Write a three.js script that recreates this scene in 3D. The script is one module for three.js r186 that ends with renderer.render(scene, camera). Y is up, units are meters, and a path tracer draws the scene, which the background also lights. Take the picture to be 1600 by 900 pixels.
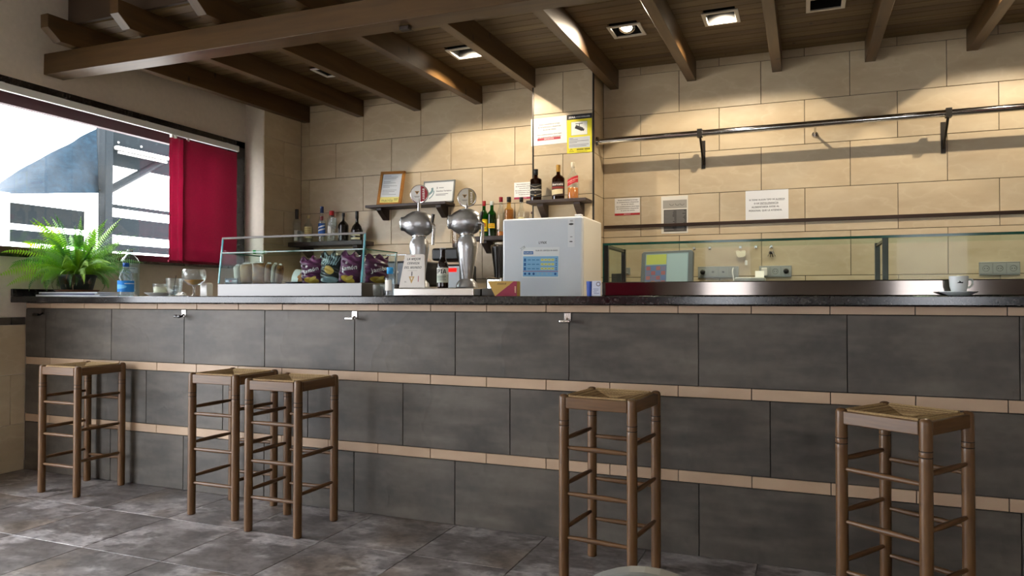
import * as THREE from 'three';
import { mergeGeometries } from 'three/addons/utils/BufferGeometryUtils.js';
import { RoundedBoxGeometry } from 'three/addons/geometries/RoundedBoxGeometry.js';
import { RectAreaLightUniformsLib } from 'three/addons/lights/RectAreaLightUniformsLib.js';

// ---------------------------------------------------------------- camera, sky, exposure
RectAreaLightUniformsLib.init();
const scene = new THREE.Scene();
const camera = new THREE.PerspectiveCamera(43.145, 16 / 9, 0.05, 200);
camera.position.set(4.5522, 1.1257, 3.2812);
camera.rotation.order = 'YXZ';
camera.rotation.set(0.0156, 0.3818, 0.001);
const SKY = 12.5;
scene.background = new THREE.Color(0.94, 0.975, 1.04);
scene.backgroundIntensity = SKY;
const renderer = new THREE.WebGLRenderer({ antialias: true });
renderer.toneMapping = THREE.LinearToneMapping;
renderer.toneMappingExposure = 1.0;
renderer.shadowMap.enabled = true;
const LAMP_CD = 5.9;              // candela of each lit ceiling spot

// ---------------------------------------------------------------- helpers
let seed = 7;
const rnd = () => { seed = (seed * 1664525 + 1013904223) >>> 0; return seed / 4294967296; };
const rr = (a, b) => a + (b - a) * rnd();
const V = (x, y, z) => new THREE.Vector3(x, y, z);
const taken = {};
function numbered(n) { const k = taken[n] = (taken[n] ?? -1) + 1; return k ? n + '_' + String(k).padStart(3, '0') : n; }
function thing(name, label, category, [x, y, z] = [0, 0, 0], turn = 0, group) {
  const o = new THREE.Group(); o.name = numbered(name); scene.add(o);
  o.position.set(x, y, z); o.rotation.y = turn; o.userData = { label, category };
  if (group) o.userData.group = group;
  return o;
}
function struct(name) { const o = new THREE.Group(); o.name = name; o.userData = { kind: 'structure' }; scene.add(o); return o; }
function part(parent, name, geo, mat, pos, rot) {
  const m = new THREE.Mesh(geo, mat); m.name = name; m.castShadow = m.receiveShadow = true;
  if (pos) m.position.set(...pos);
  if (rot) m.rotation.set(...rot);
  parent.add(m); return m;
}
const one = (name, label, category, geo, mat, pos, turn, group) => { const t = thing(name, label, category, pos, turn, group); part(t, name, geo, mat); return t; };
const merge = (list) => mergeGeometries(list.map((g) => { const c = g.index ? g.toNonIndexed() : g; for (const k of Object.keys(c.attributes)) if (!['position', 'normal', 'uv'].includes(k)) c.deleteAttribute(k); return c; }));
const bx = (w, h, d, x = 0, y = 0, z = 0) => new THREE.BoxGeometry(w, h, d).translate(x, y, z);
const bb = (x0, x1, y0, y1, z0, z1) => bx(x1 - x0, y1 - y0, z1 - z0, (x0 + x1) / 2, (y0 + y1) / 2, (z0 + z1) / 2);
const rb = (w, h, d, r, x = 0, y = 0, z = 0, s = 2) => new RoundedBoxGeometry(w, h, d, s, r).translate(x, y, z);
const lathe = (pts, seg = 24) => new THREE.LatheGeometry(pts.map(([r, y]) => new THREE.Vector2(Math.max(r, 1e-4), y)), seg);
function rod(a, b, r0, r1 = r0, seg = 10) {
  const d = b.clone().sub(a), g = new THREE.CylinderGeometry(r1, r0, d.length(), seg);
  g.applyQuaternion(new THREE.Quaternion().setFromUnitVectors(V(0, 1, 0), d.clone().normalize()));
  return g.translate((a.x + b.x) / 2, (a.y + b.y) / 2, (a.z + b.z) / 2);
}
const tube = (pts, r, n = 24, s = 8) => new THREE.TubeGeometry(new THREE.CatmullRomCurve3(pts.map((p) => V(...p))), n, r, s);
// planar uv in metres from the face that each vertex belongs to; "long" runs along u
function muv(g, T = 1, long = 'x', ou = 0, ov = 0) {
  const h = g.index ? g.toNonIndexed() : g, p = h.attributes.position, n = h.attributes.normal, uv = new Float32Array(p.count * 2);
  const ax = { x: 0, y: 1, z: 2 }[long];
  for (let i = 0; i < p.count; i += 3) {
    const a = [0, 0, 0];
    for (let k = 0; k < 3; k++) { a[0] += Math.abs(n.getX(i + k)); a[1] += Math.abs(n.getY(i + k)); a[2] += Math.abs(n.getZ(i + k)); }
    const m = a.indexOf(Math.max(...a)); let iu = ax, iv;
    if (m === ax) { iu = (ax + 1) % 3; iv = (ax + 2) % 3; } else iv = 3 - ax - m;
    for (let k = 0; k < 3; k++) { const q = [p.getX(i + k), p.getY(i + k), p.getZ(i + k)]; uv[(i + k) * 2] = q[iu] / T + ou; uv[(i + k) * 2 + 1] = q[iv] / T + ov; }
  }
  h.setAttribute('uv', new THREE.BufferAttribute(uv, 2)); return h;
}
// tileable value noise
function hash(x, y, s) { let h = (x * 374761393 + y * 668265263 + s * 1442695041) | 0; h = Math.imul(h ^ (h >>> 13), 1274126177); return ((h ^ (h >>> 16)) >>> 0) / 4294967296; }
function vn(x, y, px, py, s) {
  const xi = Math.floor(x), yi = Math.floor(y), fx = x - xi, fy = y - yi, u = fx * fx * (3 - 2 * fx), v = fy * fy * (3 - 2 * fy);
  const w = (a, b) => hash(((a % px) + px) % px, ((b % py) + py) % py, s);
  return (w(xi, yi) * (1 - u) + w(xi + 1, yi) * u) * (1 - v) + (w(xi, yi + 1) * (1 - u) + w(xi + 1, yi + 1) * u) * v;
}
function fbm(u, v, fx, fy, oct, s) { let a = 0.5, t = 0, n = 0; for (let o = 0; o < oct; o++) { t += a * vn(u * fx, v * fy, fx, fy, s + o); n += a; a *= 0.5; fx *= 2; fy *= 2; } return t / n; }
const clamp = (x) => Math.max(0, Math.min(1, x));
const mix3 = (a, b, t) => a.map((x, i) => x + (b[i] - x) * t);
function dataTex(w, h, fn, srgb = true) {
  const d = new Uint8Array(w * h * 4);
  for (let y = 0; y < h; y++) for (let x = 0; x < w; x++) { const c = fn(x / w, y / h), i = (y * w + x) * 4; d[i] = clamp(c[0]) * 255; d[i + 1] = clamp(c[1]) * 255; d[i + 2] = clamp(c[2]) * 255; d[i + 3] = 255; }
  const t = new THREE.DataTexture(d, w, h); t.wrapS = t.wrapT = THREE.RepeatWrapping; t.magFilter = THREE.LinearFilter; t.minFilter = THREE.LinearMipmapLinearFilter; t.generateMipmaps = true;
  if (srgb) t.colorSpace = THREE.SRGBColorSpace; t.needsUpdate = true; return t;
}
const hex = (h) => [(h >> 16 & 255) / 255, (h >> 8 & 255) / 255, (h & 255) / 255];
const std = (color, rough = 0.6, metal = 0, extra = {}) => new THREE.MeshStandardMaterial({ color, roughness: rough, metalness: metal, side: THREE.DoubleSide, ...extra });
const phys = (o) => new THREE.MeshPhysicalMaterial({ side: THREE.DoubleSide, ...o });
function print(w, h, draw, rough = 0.7, extra = {}, sheer = false) {
  const c = document.createElement('canvas'); c.width = w; c.height = h; const x = c.getContext('2d'); draw(x, w, h);
  const t = new THREE.CanvasTexture(c); t.colorSpace = THREE.SRGBColorSpace; t.anisotropy = 8;
  return new (sheer ? THREE.MeshPhysicalMaterial : THREE.MeshStandardMaterial)({ map: t, roughness: rough, side: THREE.DoubleSide, ...extra });
}
const fillBg = (x, w, h, c) => { x.fillStyle = c; x.fillRect(0, 0, w, h); };
function txt(x, s, px, py, size, color = '#222', align = 'center', style = '') { x.fillStyle = color; x.font = (style + ' ' + size + 'px sans-serif').trim(); x.textAlign = align; x.textBaseline = 'middle'; x.fillText(s, px, py); }

// ---------------------------------------------------------------- materials
const beigeMap = dataTex(512, 512, (u, v) => {
  const a = fbm(u, v, 3, 6, 5, 11), b = fbm(u, v, 10, 30, 4, 23), c = fbm(u, v, 40, 40, 2, 5);
  const vein = Math.pow(1 - Math.abs(2 * fbm(u, v, 4, 7, 4, 31) - 1), 22);
  return mix3(mix3(hex(0xccba9a), hex(0xb9a484), clamp(a * 1.8 - 0.4)), hex(0xdacdb0), 0.4 * b + 0.1 * (c - 0.5) + 0.25 * vein);
});
const beigeBump = dataTex(256, 256, (u, v) => { const t = fbm(u, v, 4, 6, 6, 41); return [t, t, t]; }, false);
const beige = std(0xffffff, 0.42, 0, { map: beigeMap, bumpMap: beigeBump, bumpScale: 0.0016 });
const stripMap = dataTex(256, 256, (u, v) => mix3(hex(0xc0a68a), hex(0xb0957b), fbm(u, v, 6, 12, 4, 91)));
const stripM = std(0xffffff, 0.45, 0, { map: stripMap });
const grayMap = dataTex(1024, 512, (u, v) => {
  const a = fbm(u, v, 5, 5, 5, 61), b = fbm(u, v, 8, 34, 4, 67), c = fbm(u, v, 60, 60, 3, 71);
  const vein = Math.pow(1 - Math.abs(2 * fbm(u, v, 7, 6, 5, 77) - 1), 26) * clamp(4 * (fbm(u, v, 3, 3, 2, 79) - 0.5));
  return mix3(mix3(hex(0x575048), hex(0x3f3a34), clamp(a * 2.2 - 0.6)), hex(0x7d7467), clamp(0.8 * (b - 0.35)) + 0.2 * (c - 0.4) + 0.6 * vein);
});
const grayBump = dataTex(512, 256, (u, v) => { const t = 0.6 * fbm(u, v, 6, 12, 6, 83) + 0.4 * Math.pow(1 - Math.abs(2 * fbm(u, v, 7, 6, 5, 77) - 1), 12); return [t, t, t]; }, false);
const gray = std(0xffffff, 0.5, 0, { map: grayMap, bumpMap: grayBump, bumpScale: 0.0022 });
const floorMap = dataTex(1024, 1024, (u, v) => {
  const w = 0.1 * (fbm(u, v, 5, 5, 4, 141) - 0.5), a = fbm(u + w, v + w, 6, 9, 7, 101), b = fbm(u - w, v + 0.6 * w, 7, 13, 7, 103), c = fbm(u, v, 50, 50, 3, 107);
  let k = mix3(hex(0x625c5a), hex(0x98918f), clamp(a * 3 - 1));
  k = mix3(k, hex(0xb9b4b3), clamp((b - 0.53) * 5) * 0.7);
  k = mix3(k, hex(0x48423f), clamp((fbm(u, v + w, 9, 14, 7, 113) - 0.56) * 7) * 0.6);
  k = mix3(k, hex(0x75624f), clamp((fbm(u, v, 3, 3, 4, 127) - 0.56) * 5) * 0.4);
  const ridge = Math.pow(1 - Math.abs(2 * fbm(u + w, v, 9, 16, 6, 149) - 1), 9), pit = clamp((fbm(u, v, 34, 48, 4, 153) - 0.58) * 6);
  k = mix3(k, hex(0xc9c5c4), 0.4 * ridge * clamp((b - 0.42) * 5)); k = mix3(k, hex(0x3d3836), 0.35 * pit);
  return k.map((x) => x * (0.86 + 0.28 * c));
});
const floorBump = dataTex(512, 512, (u, v) => { const t = fbm(u, v, 5, 9, 6, 131); return [t, t, t]; }, false);
const floorRough = dataTex(256, 256, (u, v) => { const t = 0.26 + 0.22 * fbm(u, v, 6, 6, 5, 133); return [t, t, t]; }, false);
const floorM = std(0xffffff, 1, 0, { map: floorMap, bumpMap: floorBump, bumpScale: 0.002, roughnessMap: floorRough });
function woodTex(c0, c1, c2, s, knots = 0.5) {
  const kn = []; for (let i = 0; i < 5; i++) kn.push([hash(i, 1, s), hash(i, 2, s), 0.006 + 0.008 * hash(i, 3, s)]);
  return dataTex(1024, 256, (u, v) => {
    const w = 0.05 * fbm(u, v, 3, 3, 3, s), g = fbm(u, v + w, 3, 40, 5, s + 3), f = fbm(u, v, 10, 120, 2, s + 9), b = fbm(u, v, 2, 4, 3, s + 5);
    let k = mix3(mix3(hex(c0), hex(c1), clamp(g * 2 - 0.5)), hex(c2), clamp(0.5 * f + 0.4 * b - 0.25));
    for (const [ku, kv, r] of kn) { const du = Math.abs(u - ku), dv = Math.abs(v - kv); const d = Math.hypot(Math.min(du, 1 - du) * 1.6, Math.min(dv, 1 - dv) * 0.8); k = mix3(k, hex(0x1c0f07), knots * clamp(1.6 - d / r)); }
    return k;
  });
}
const rafterM = std(0xffffff, 0.42, 0, { map: woodTex(0x563e22, 0x402d17, 0x664d2c, 151, 0.9) });
const plankM = [0, 1, 2].map((i) => std([0xffffff, 0xe6e0d6, 0xd2c8ba][i], 0.55, 0, { map: woodTex(0x6b5838, 0x54422a, 0x7c6844, 171 + 20 * i, 0.5) }));
const stoolWood = std(0xffffff, 0.38, 0, { map: woodTex(0x654728, 0x4b3119, 0x7b5833, 211, 0.25) });
const rungWood = std(0xffffff, 0.42, 0, { map: woodTex(0x6c4d2e, 0x533820, 0x83613c, 223, 0.1) });
const burnt = std(0x1d120b, 0.6);
const darkShelf = std(0xffffff, 0.5, 0, { map: woodTex(0x3a2e29, 0x2c2320, 0x453832, 233, 0.1) });
const graniteMap = dataTex(512, 512, (u, v) => {
  const a = fbm(u, v, 60, 60, 3, 251), b = Math.pow(1 - Math.abs(2 * fbm(u, v, 6, 6, 5, 257) - 1), 10), c = fbm(u, v, 8, 8, 4, 263);
  return mix3(mix3(hex(0x0d0d0e), hex(0x24201f), c), hex(0x8a8580), clamp((a - 0.62) * 5) * 0.28 + 0.16 * b);
});
const graniteM = std(0xffffff, 0.16, 0, { map: graniteMap });
const plasterMap = dataTex(512, 512, (u, v) => mix3(hex(0xddd2c3), hex(0xd3c7b7), fbm(u, v, 5, 5, 5, 271)).map((x) => x * (0.98 + 0.04 * fbm(u, v, 90, 90, 2, 273))));
const plasterBump = dataTex(256, 256, (u, v) => { const t = fbm(u, v, 30, 30, 4, 277); return [t, t, t]; }, false);
const plaster = std(0xffffff, 0.85, 0, { map: plasterMap, bumpMap: plasterBump, bumpScale: 0.0012 });
const grout = std(0x3a332b, 0.95), groutFloor = std(0x6d6863, 0.5), groutBar = std(0x1f1c1a, 0.95);
const steel = std(0xc9c6c2, 0.2, 1), steelBrushed = std(0x5c5b5a, 0.34, 1), chrome = std(0xe2e2e2, 0.09, 1), darkSteel = std(0x4a4744, 0.35, 1);
const tapSteel = std(0xbcbec1, 0.33, 1, { bumpMap: dataTex(128, 128, (u, v) => { const t = fbm(u, v, 24, 24, 3, 301); return [t, t, t]; }, false), bumpScale: 0.0012 });
const black = std(0x121212, 0.45), blackGloss = std(0x0b0b0c, 0.15), darkGrey = std(0x33363a, 0.5), midGrey = std(0x7c8184, 0.5), white = std(0xeceae6, 0.4), paper = std(0xf2f0ea, 0.8), whiteGloss = std(0xdfe3e6, 0.16);
const glass = phys({ color: 0xffffff, transmission: 1, roughness: 0.02, thickness: 0, ior: 1.5 });
const caseGlass = phys({ color: 0xe9f5f0, transmission: 1, roughness: 0.01, thickness: 0, ior: 1.5, specularIntensity: 0.13 });
const glassEdge = phys({ color: 0x1e6b58, roughness: 0.08, transmission: 0.35, thickness: 0 });
const edgeBlue = phys({ color: 0x7fc9d6, roughness: 0.06, transmission: 0.5, thickness: 0 });
const tint = (color, rough = 0.03) => phys({ color, transmission: 0.95, roughness: rough, thickness: 0, ior: 1.5 });
const clearG = tint(0xf4f7f6), greenG = tint(0x2f8a35), brownG = tint(0x5a2c10), darkG = std(0x0d0c0b, 0.08), amberL = std(0xb8690a, 0.12), waterL = tint(0xeef6fa);
const maroon = std(0x4a1a26, 0.4), redFabric = phys({ map: dataTex(256, 256, (u, v) => mix3(hex(0x8a1230), hex(0x6d0c24), 0.6 * fbm(u, v, 90, 20, 3, 311) + 0.4 * fbm(u, v, 20, 90, 2, 313))), roughness: 0.95, transmission: 0.15, thickness: 0 });

// ---------------------------------------------------------------- tiles
const tileCache = new Map();
// a tile in the xy plane facing +z with its back at z = 0: bevelled face, uv in metres
function tileGeo(w, h, variant, T, depth = 0.008, bevel = 0.0012) {
  const key = [w.toFixed(3), h.toFixed(3), variant, T].join();
  if (tileCache.has(key)) return tileCache.get(key);
  const P = [], U = [], x = w / 2, y = h / 2, d = depth, b = bevel, ou = hash(variant, 3, 17), ov = hash(variant, 5, 29), s = variant % 2 ? -1 : 1;
  const quad = (a, c, e, f) => { for (const q of [a, c, e, a, e, f]) { P.push(...q); U.push(s * q[0] / T + ou, s * q[1] / T + ov); } };
  const o = [[-x, -y, 0], [x, -y, 0], [x, y, 0], [-x, y, 0]], m = o.map((q) => [q[0], q[1], d - b]), t = o.map((q) => [q[0] - Math.sign(q[0]) * b, q[1] - Math.sign(q[1]) * b, d]);
  quad(...t); for (let i = 0; i < 4; i++) { const j = (i + 1) % 4; quad(m[i], m[j], t[j], t[i]); quad(o[i], o[j], m[j], m[i]); }
  const g = new THREE.BufferGeometry(); g.setAttribute('position', new THREE.Float32BufferAttribute(P, 3)); g.setAttribute('uv', new THREE.Float32BufferAttribute(U, 2)); g.computeVertexNormals();
  tileCache.set(key, g); return g;
}
// rows of tiles on a wall. place(u, v) -> position of a tile centre, rot its rotation
let tv = 0;
function tileRow(parent, name, mat, u0, u1, y0, y1, joints, place, rot, T, gap = 0.004, depth = 0.008) {
  const c = [u0, ...joints.filter((j) => j > u0 + 0.015 && j < u1 - 0.015), u1];
  for (let i = 0; i + 1 < c.length; i++) {
    const w = c[i + 1] - c[i] - gap, h = y1 - y0 - gap; if (w < 0.01 || h < 0.005) continue;
    part(parent, name, tileGeo(w, h, (tv = (tv * 5 + 3) % 7), T, depth), mat, place((c[i] + c[i + 1]) / 2, (y0 + y1) / 2), rot);
  }
}
const steps = (a, p, n0, n1) => { const r = []; for (let k = n0; k <= n1; k++) r.push(a + k * p); return r; };

// ---------------------------------------------------------------- the room
const XL = -0.244, ZB = -2.575, XR = 8.2, ZF = 5.2, TH = 0.25, CEIL = 3.55;
{ // floor
  const f = struct('floor');
  part(f, 'screed', bb(XL - TH, XR + TH, -0.2, -0.0095, ZB - TH, ZF + TH), groutFloor);
  const xs = steps(2.4586, 0.4758, -6, 13), zs = steps(0.451, 0.474, -1, 10);
  const xx = [XL, ...xs.filter((x) => x > XL + 0.02 && x < XR - 0.02), XR], zz = [-0.02, ...zs.filter((z) => z > 0 && z < ZF - 0.02), ZF];
  for (let j = 0; j + 1 < zz.length; j++) for (let i = 0; i + 1 < xx.length; i++) {
    const w = xx[i + 1] - xx[i] - 0.003, d = zz[j + 1] - zz[j] - 0.003;
    part(f, 'floor_tile', tileGeo(w, d, (i * 5 + j * 3) % 11, 1.1, 0.0095, 0.0014), floorM, [(xx[i] + xx[i + 1]) / 2, -0.0095, (zz[j] + zz[j + 1]) / 2], [-Math.PI / 2, 0, 0]);
  }
}
{ // left wall with the window over the bar and a glazed door further forward
  const w = struct('wall_left'), P = (z0, z1, y0, y1) => bb(XL - TH, XL, y0, y1, z0, z1);
  const W0 = -1.93, W1 = 0.75, S = 1.40, T = 2.53, D0 = 1.0, D1 = 4.7;
  part(w, 'plaster', muv(merge([P(ZB, W0, 0, CEIL), P(W0, W1, 0, S), P(W0, W1, T, CEIL), P(W1, D0, 0, CEIL), P(D0, D1, 2.1, CEIL), P(D1, ZF + TH, 0, CEIL)]), 2, 'z'), plaster);
  const place = (u, v) => [XL, v, u], rot = [0, Math.PI / 2, 0], J = steps(0.095, 0.617, -1, 9), J2 = steps(0.40, 0.617, -1, 9);
  for (const [a, b] of [[0.0, D0 - 0.02], [D1 + 0.02, ZF]]) {
    tileRow(w, 'wall_tile', beige, a, b, 0, 0.307, J2, place, rot, 1.1); tileRow(w, 'wall_tile', beige, a, b, 0.307, 0.632, J, place, rot, 1.1); tileRow(w, 'wall_tile', beige, a, b, 0.632, 0.955, J2, place, rot, 1.1);
    tileRow(w, 'dado_tile', gray, a, b, 0.955, 1.007, J, place, rot, 1.1);
  }
  // granite round the window
  const G = 0.02, f = [bb(XL - 0.16, XL + 0.03, S, S + G, W0, W1 + 0.1), bb(XL, XL + 0.02, T - 0.02, T + 0.035, W0 - 0.08, W1 + 0.1), bb(XL - 0.16, XL, T - G, T, W0, W1), bb(XL, XL + 0.02, S, T + 0.035, W0 - 0.08, W0 + 0.025), bb(XL - 0.16, XL, S, T, W0, W0 + G), bb(XL, XL + 0.02, S, T + 0.035, W1 - 0.02, W1 + 0.1)];
  const names = ['sill', 'lintel_casing', 'lintel_reveal', 'jamb_casing', 'jamb_reveal', 'jamb_casing'];
  const win = struct('window_1'); f.forEach((g, i) => part(win, names[i], muv(g, 0.5, 'z'), graniteM));
  const X0 = XL - 0.14, X1 = XL - 0.09, fr = (z0, z1, y0, y1) => bb(X0, X1, y0, y1, z0, z1);
  part(win, 'frame', merge([fr(W0 + 0.02, W1, S + 0.02, S + 0.075), fr(W0 + 0.02, W1, T - 0.115, T - 0.02), fr(W0 + 0.02, W0 + 0.09, S, T), fr(W1 - 0.07, W1, S, T)]), maroon);
  part(win, 'pane', new THREE.PlaneGeometry(W1 - W0 - 0.16, T - S - 0.16).rotateY(Math.PI / 2), glass, [XL - 0.115, (S + T) / 2 - 0.02, (W0 + W1) / 2]);
  // glazed door
  const d = struct('door_1'), fd = (z0, z1, y0, y1) => bb(XL - 0.14, XL - 0.08, y0, y1, z0, z1), ZM = (D0 + D1) / 2;
  part(d, 'frame', merge([fd(D0, D0 + 0.06, 0, 2.1), fd(D1 - 0.06, D1, 0, 2.1), fd(D0, D1, 2.04, 2.1), fd(ZM - 0.05, ZM + 0.05, 0, 2.04)]), maroon);
  for (const [a, b] of [[D0 + 0.06, ZM - 0.05], [ZM + 0.05, D1 - 0.06]]) part(d, 'pane', new THREE.PlaneGeometry(b - a, 2.04).rotateY(Math.PI / 2), glass, [XL - 0.11, 1.02, (a + b) / 2]);
}
const rowY = [0.977, 1.305, 1.6334, 1.9587, 2.2879, 2.6206, 2.948, 3.02];
{ // back wall
  const w = struct('wall_back');
  part(w, 'backing', bb(XL - TH, XR + TH, 0, CEIL, ZB - TH, ZB), grout);
  for (const [a, b, o] of [[-0.028, 2.513, 0.0701], [3.017, XR, 3.634]]) for (let r = 0; r + 1 < rowY.length; r++) {
    const J = steps(o + (r % 2 ? 0 : 0.3084), 0.6168, -8, 12);
    tileRow(w, 'wall_tile', beige, a, b, rowY[r], rowY[r + 1], J, (u, v) => [u, v, ZB], null, 1.1);
  }
  // plastered corner pier whose side is tiled
  const c = struct('wall_pier');
  part(c, 'plaster', muv(bb(XL, -0.036, 0, CEIL, ZB, -2.04), 2, 'y'), plaster);
  for (let r = 0; r + 1 < rowY.length; r++) tileRow(c, 'wall_tile', beige, ZB + 0.008, -2.04, rowY[r], rowY[r + 1], r % 2 ? [] : [-2.315], (u, v) => [-0.036, v, u], [0, Math.PI / 2, 0], 1.1);
  // projecting pillar
  const p = struct('wall_pillar'), zp = -2.254;
  part(p, 'backing', bb(2.521, 3.009, 0, CEIL, ZB, zp - 0.008), grout);
  for (let r = 0; r + 1 < rowY.length; r++) {
    tileRow(p, 'wall_tile', beige, 2.513, 3.017, rowY[r], rowY[r + 1], r % 2 ? [2.767] : [], (u, v) => [u, v, zp - 0.008], null, 1.1);
    tileRow(p, 'wall_tile', beige, ZB + 0.008, zp - 0.004, rowY[r], rowY[r + 1], [], (u, v) => [3.009, v, u], [0, Math.PI / 2, 0], 1.1);
    tileRow(p, 'wall_tile', beige, ZB + 0.008, zp - 0.004, rowY[r], rowY[r + 1], [], (u, v) => [2.521, v, u], [0, -Math.PI / 2, 0], 1.1);
  }
  for (const x of [2.513, 3.017]) part(p, 'corner_trim', bb(x - 0.006, x + 0.006, 0.9, 2.99, zp - 0.012, zp + 0.003), darkSteel);
}
{ // walls outside the picture: windows with red curtains in the front wall
  const f = struct('wall_front'), wins = [[2.1, 2.85], [3.4, 4.05], [5.4, 6.2], [6.85, 7.65]], y0 = 0.85, y1 = 1.85;
  const g = [], ed = [XL - TH, ...wins.flat(), XR + TH]; for (let i = 0; i < ed.length; i += 2) g.push(bb(ed[i], ed[i + 1], 0, CEIL, ZF, ZF + TH));
  for (const [a, b] of wins) g.push(bb(a, b, 0, y0, ZF, ZF + TH), bb(a, b, y1, CEIL, ZF, ZF + TH));
  part(f, 'plaster', muv(merge(g), 2), plaster);
  wins.forEach(([a, b], i) => {
    const w = struct('window_' + (i + 2)), fr = (x0, x1, q0, q1) => bb(x0, x1, q0, q1, ZF + 0.1, ZF + 0.15);
    part(w, 'frame', merge([fr(a, b, y0, y0 + 0.07), fr(a, b, y1 - 0.07, y1), fr(a, a + 0.07, y0, y1), fr(b - 0.07, b, y0, y1)]), maroon);
    part(w, 'pane', new THREE.PlaneGeometry(b - a - 0.14, y1 - y0 - 0.14), glass, [(a + b) / 2, (y0 + y1) / 2, ZF + 0.125]);
  });
  part(struct('wall_right'), 'plaster', muv(bb(XR, XR + TH, 0, CEIL, ZB, ZF), 2, 'z'), plaster);
}
// ---------------------------------------------------------------- timber ceiling over the bar
const SL = 0.021, rafterY = (z) => 2.854 - SL * (z - ZB);          // underside of the rafters
const lampX = [0.965, 2.185, 3.42, 4.05, 4.685, 5.32, 5.955], lampZ = -1.665, HOLE = 0.1;
{
  const c = struct('ceiling'), ang = Math.atan(SL);
  const rx = [0.038, 0.655, 1.267, 1.884, 2.497, 3.11, 3.733, 4.368, 5.003, 5.64, 6.27, 6.9, 7.53];
  const L = 0.081 - ZB;
  // side profile: bevelled tail
  const sh = new THREE.Shape(); sh.moveTo(0, 0); sh.lineTo(L - 0.085, 0); sh.lineTo(L, 0.07); sh.lineTo(L, 0.152); sh.lineTo(0, 0.152); sh.closePath();
  const rg = new THREE.ExtrudeGeometry(sh, { depth: 0.066, bevelEnabled: true, bevelThickness: 0.002, bevelSize: 0.002, bevelSegments: 1 }).translate(0, 0, -0.033).rotateY(-Math.PI / 2);
  const variants = [0, 1, 2, 3].map((i) => muv(rg.clone(), 1.6, 'z', 0.23 * i, 0.31 * i));
  rx.forEach((x, i) => part(c, 'rafter', variants[i % 4], rafterM, [x, 2.854, ZB + 0.006], [ang, 0, 0]));
  // boards laid over the rafters, cut out round the recessed lamps
  const pw = 0.0965, z0 = ZB + 0.012, n = Math.floor((-0.1 - z0) / pw), X0 = 0.0;
  const seg = (x0, x1, k, v) => {
    const g = muv(bb(x0, x1, 0, 0.02, 0.003, pw - 0.003), 1.3, 'x', hash(k, 7, 3), hash(k, 9, 5));
    const m = part(c, 'ceiling_board', g, plankM[v], [0, rafterY(z0 + k * pw) + 0.154, z0 + k * pw], [ang, 0, 0]); m.rotation.x = ang;
  };
  for (let k = 0; k < n; k++) {
    const a = z0 + k * pw, b = a + pw, hit = b > lampZ - HOLE && a < lampZ + HOLE; const v = (k * 7) % 3;
    if (!hit) { seg(X0, XR, k, v); continue; }
    let x = X0; for (const lx of lampX) { seg(x, lx - HOLE, k, v); x = lx + HOLE; } seg(x, XR, k, v);
  }
  part(c, 'deck', bb(X0, XR, 3.13, 3.17, ZB, -0.1), std(0x2a2019, 0.9));
  const fm = std(0x3b2b1d, 0.6); part(c, 'fascia', muv(bb(X0, XR, 2.955, CEIL, -0.125, -0.1), 1.5), fm); part(c, 'side_fascia', muv(bb(X0, X0 + 0.004, 3.0, CEIL, ZB, -0.12), 1.5, 'z'), fm); part(c, 'underlay', bb(X0, XR, 3.03, 3.034, ZB, lampZ - 0.11), fm); part(c, 'underlay', bb(X0, XR, 3.01, 3.014, lampZ + 0.11, -0.1), fm);
  const cm = struct('ceiling_main'); part(cm, 'plaster', muv(bb(XL - TH, XR + TH, CEIL, CEIL + 0.2, ZB - TH, ZF + TH), 2), std(0xe3ded2, 0.9));
  // the big cross beam that carries the rafters
  const beam = struct('trim_1'), BL = XR - XL;
  part(beam, 'cross_beam', muv(rb(BL, 0.142, 0.143, 0.004, BL / 2, 0, 0, 1), 1.7, 'x', 0.1, 0.2), rafterM, [XL, 2.722, -0.179], [0, 0, -0.0085]);
}

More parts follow.
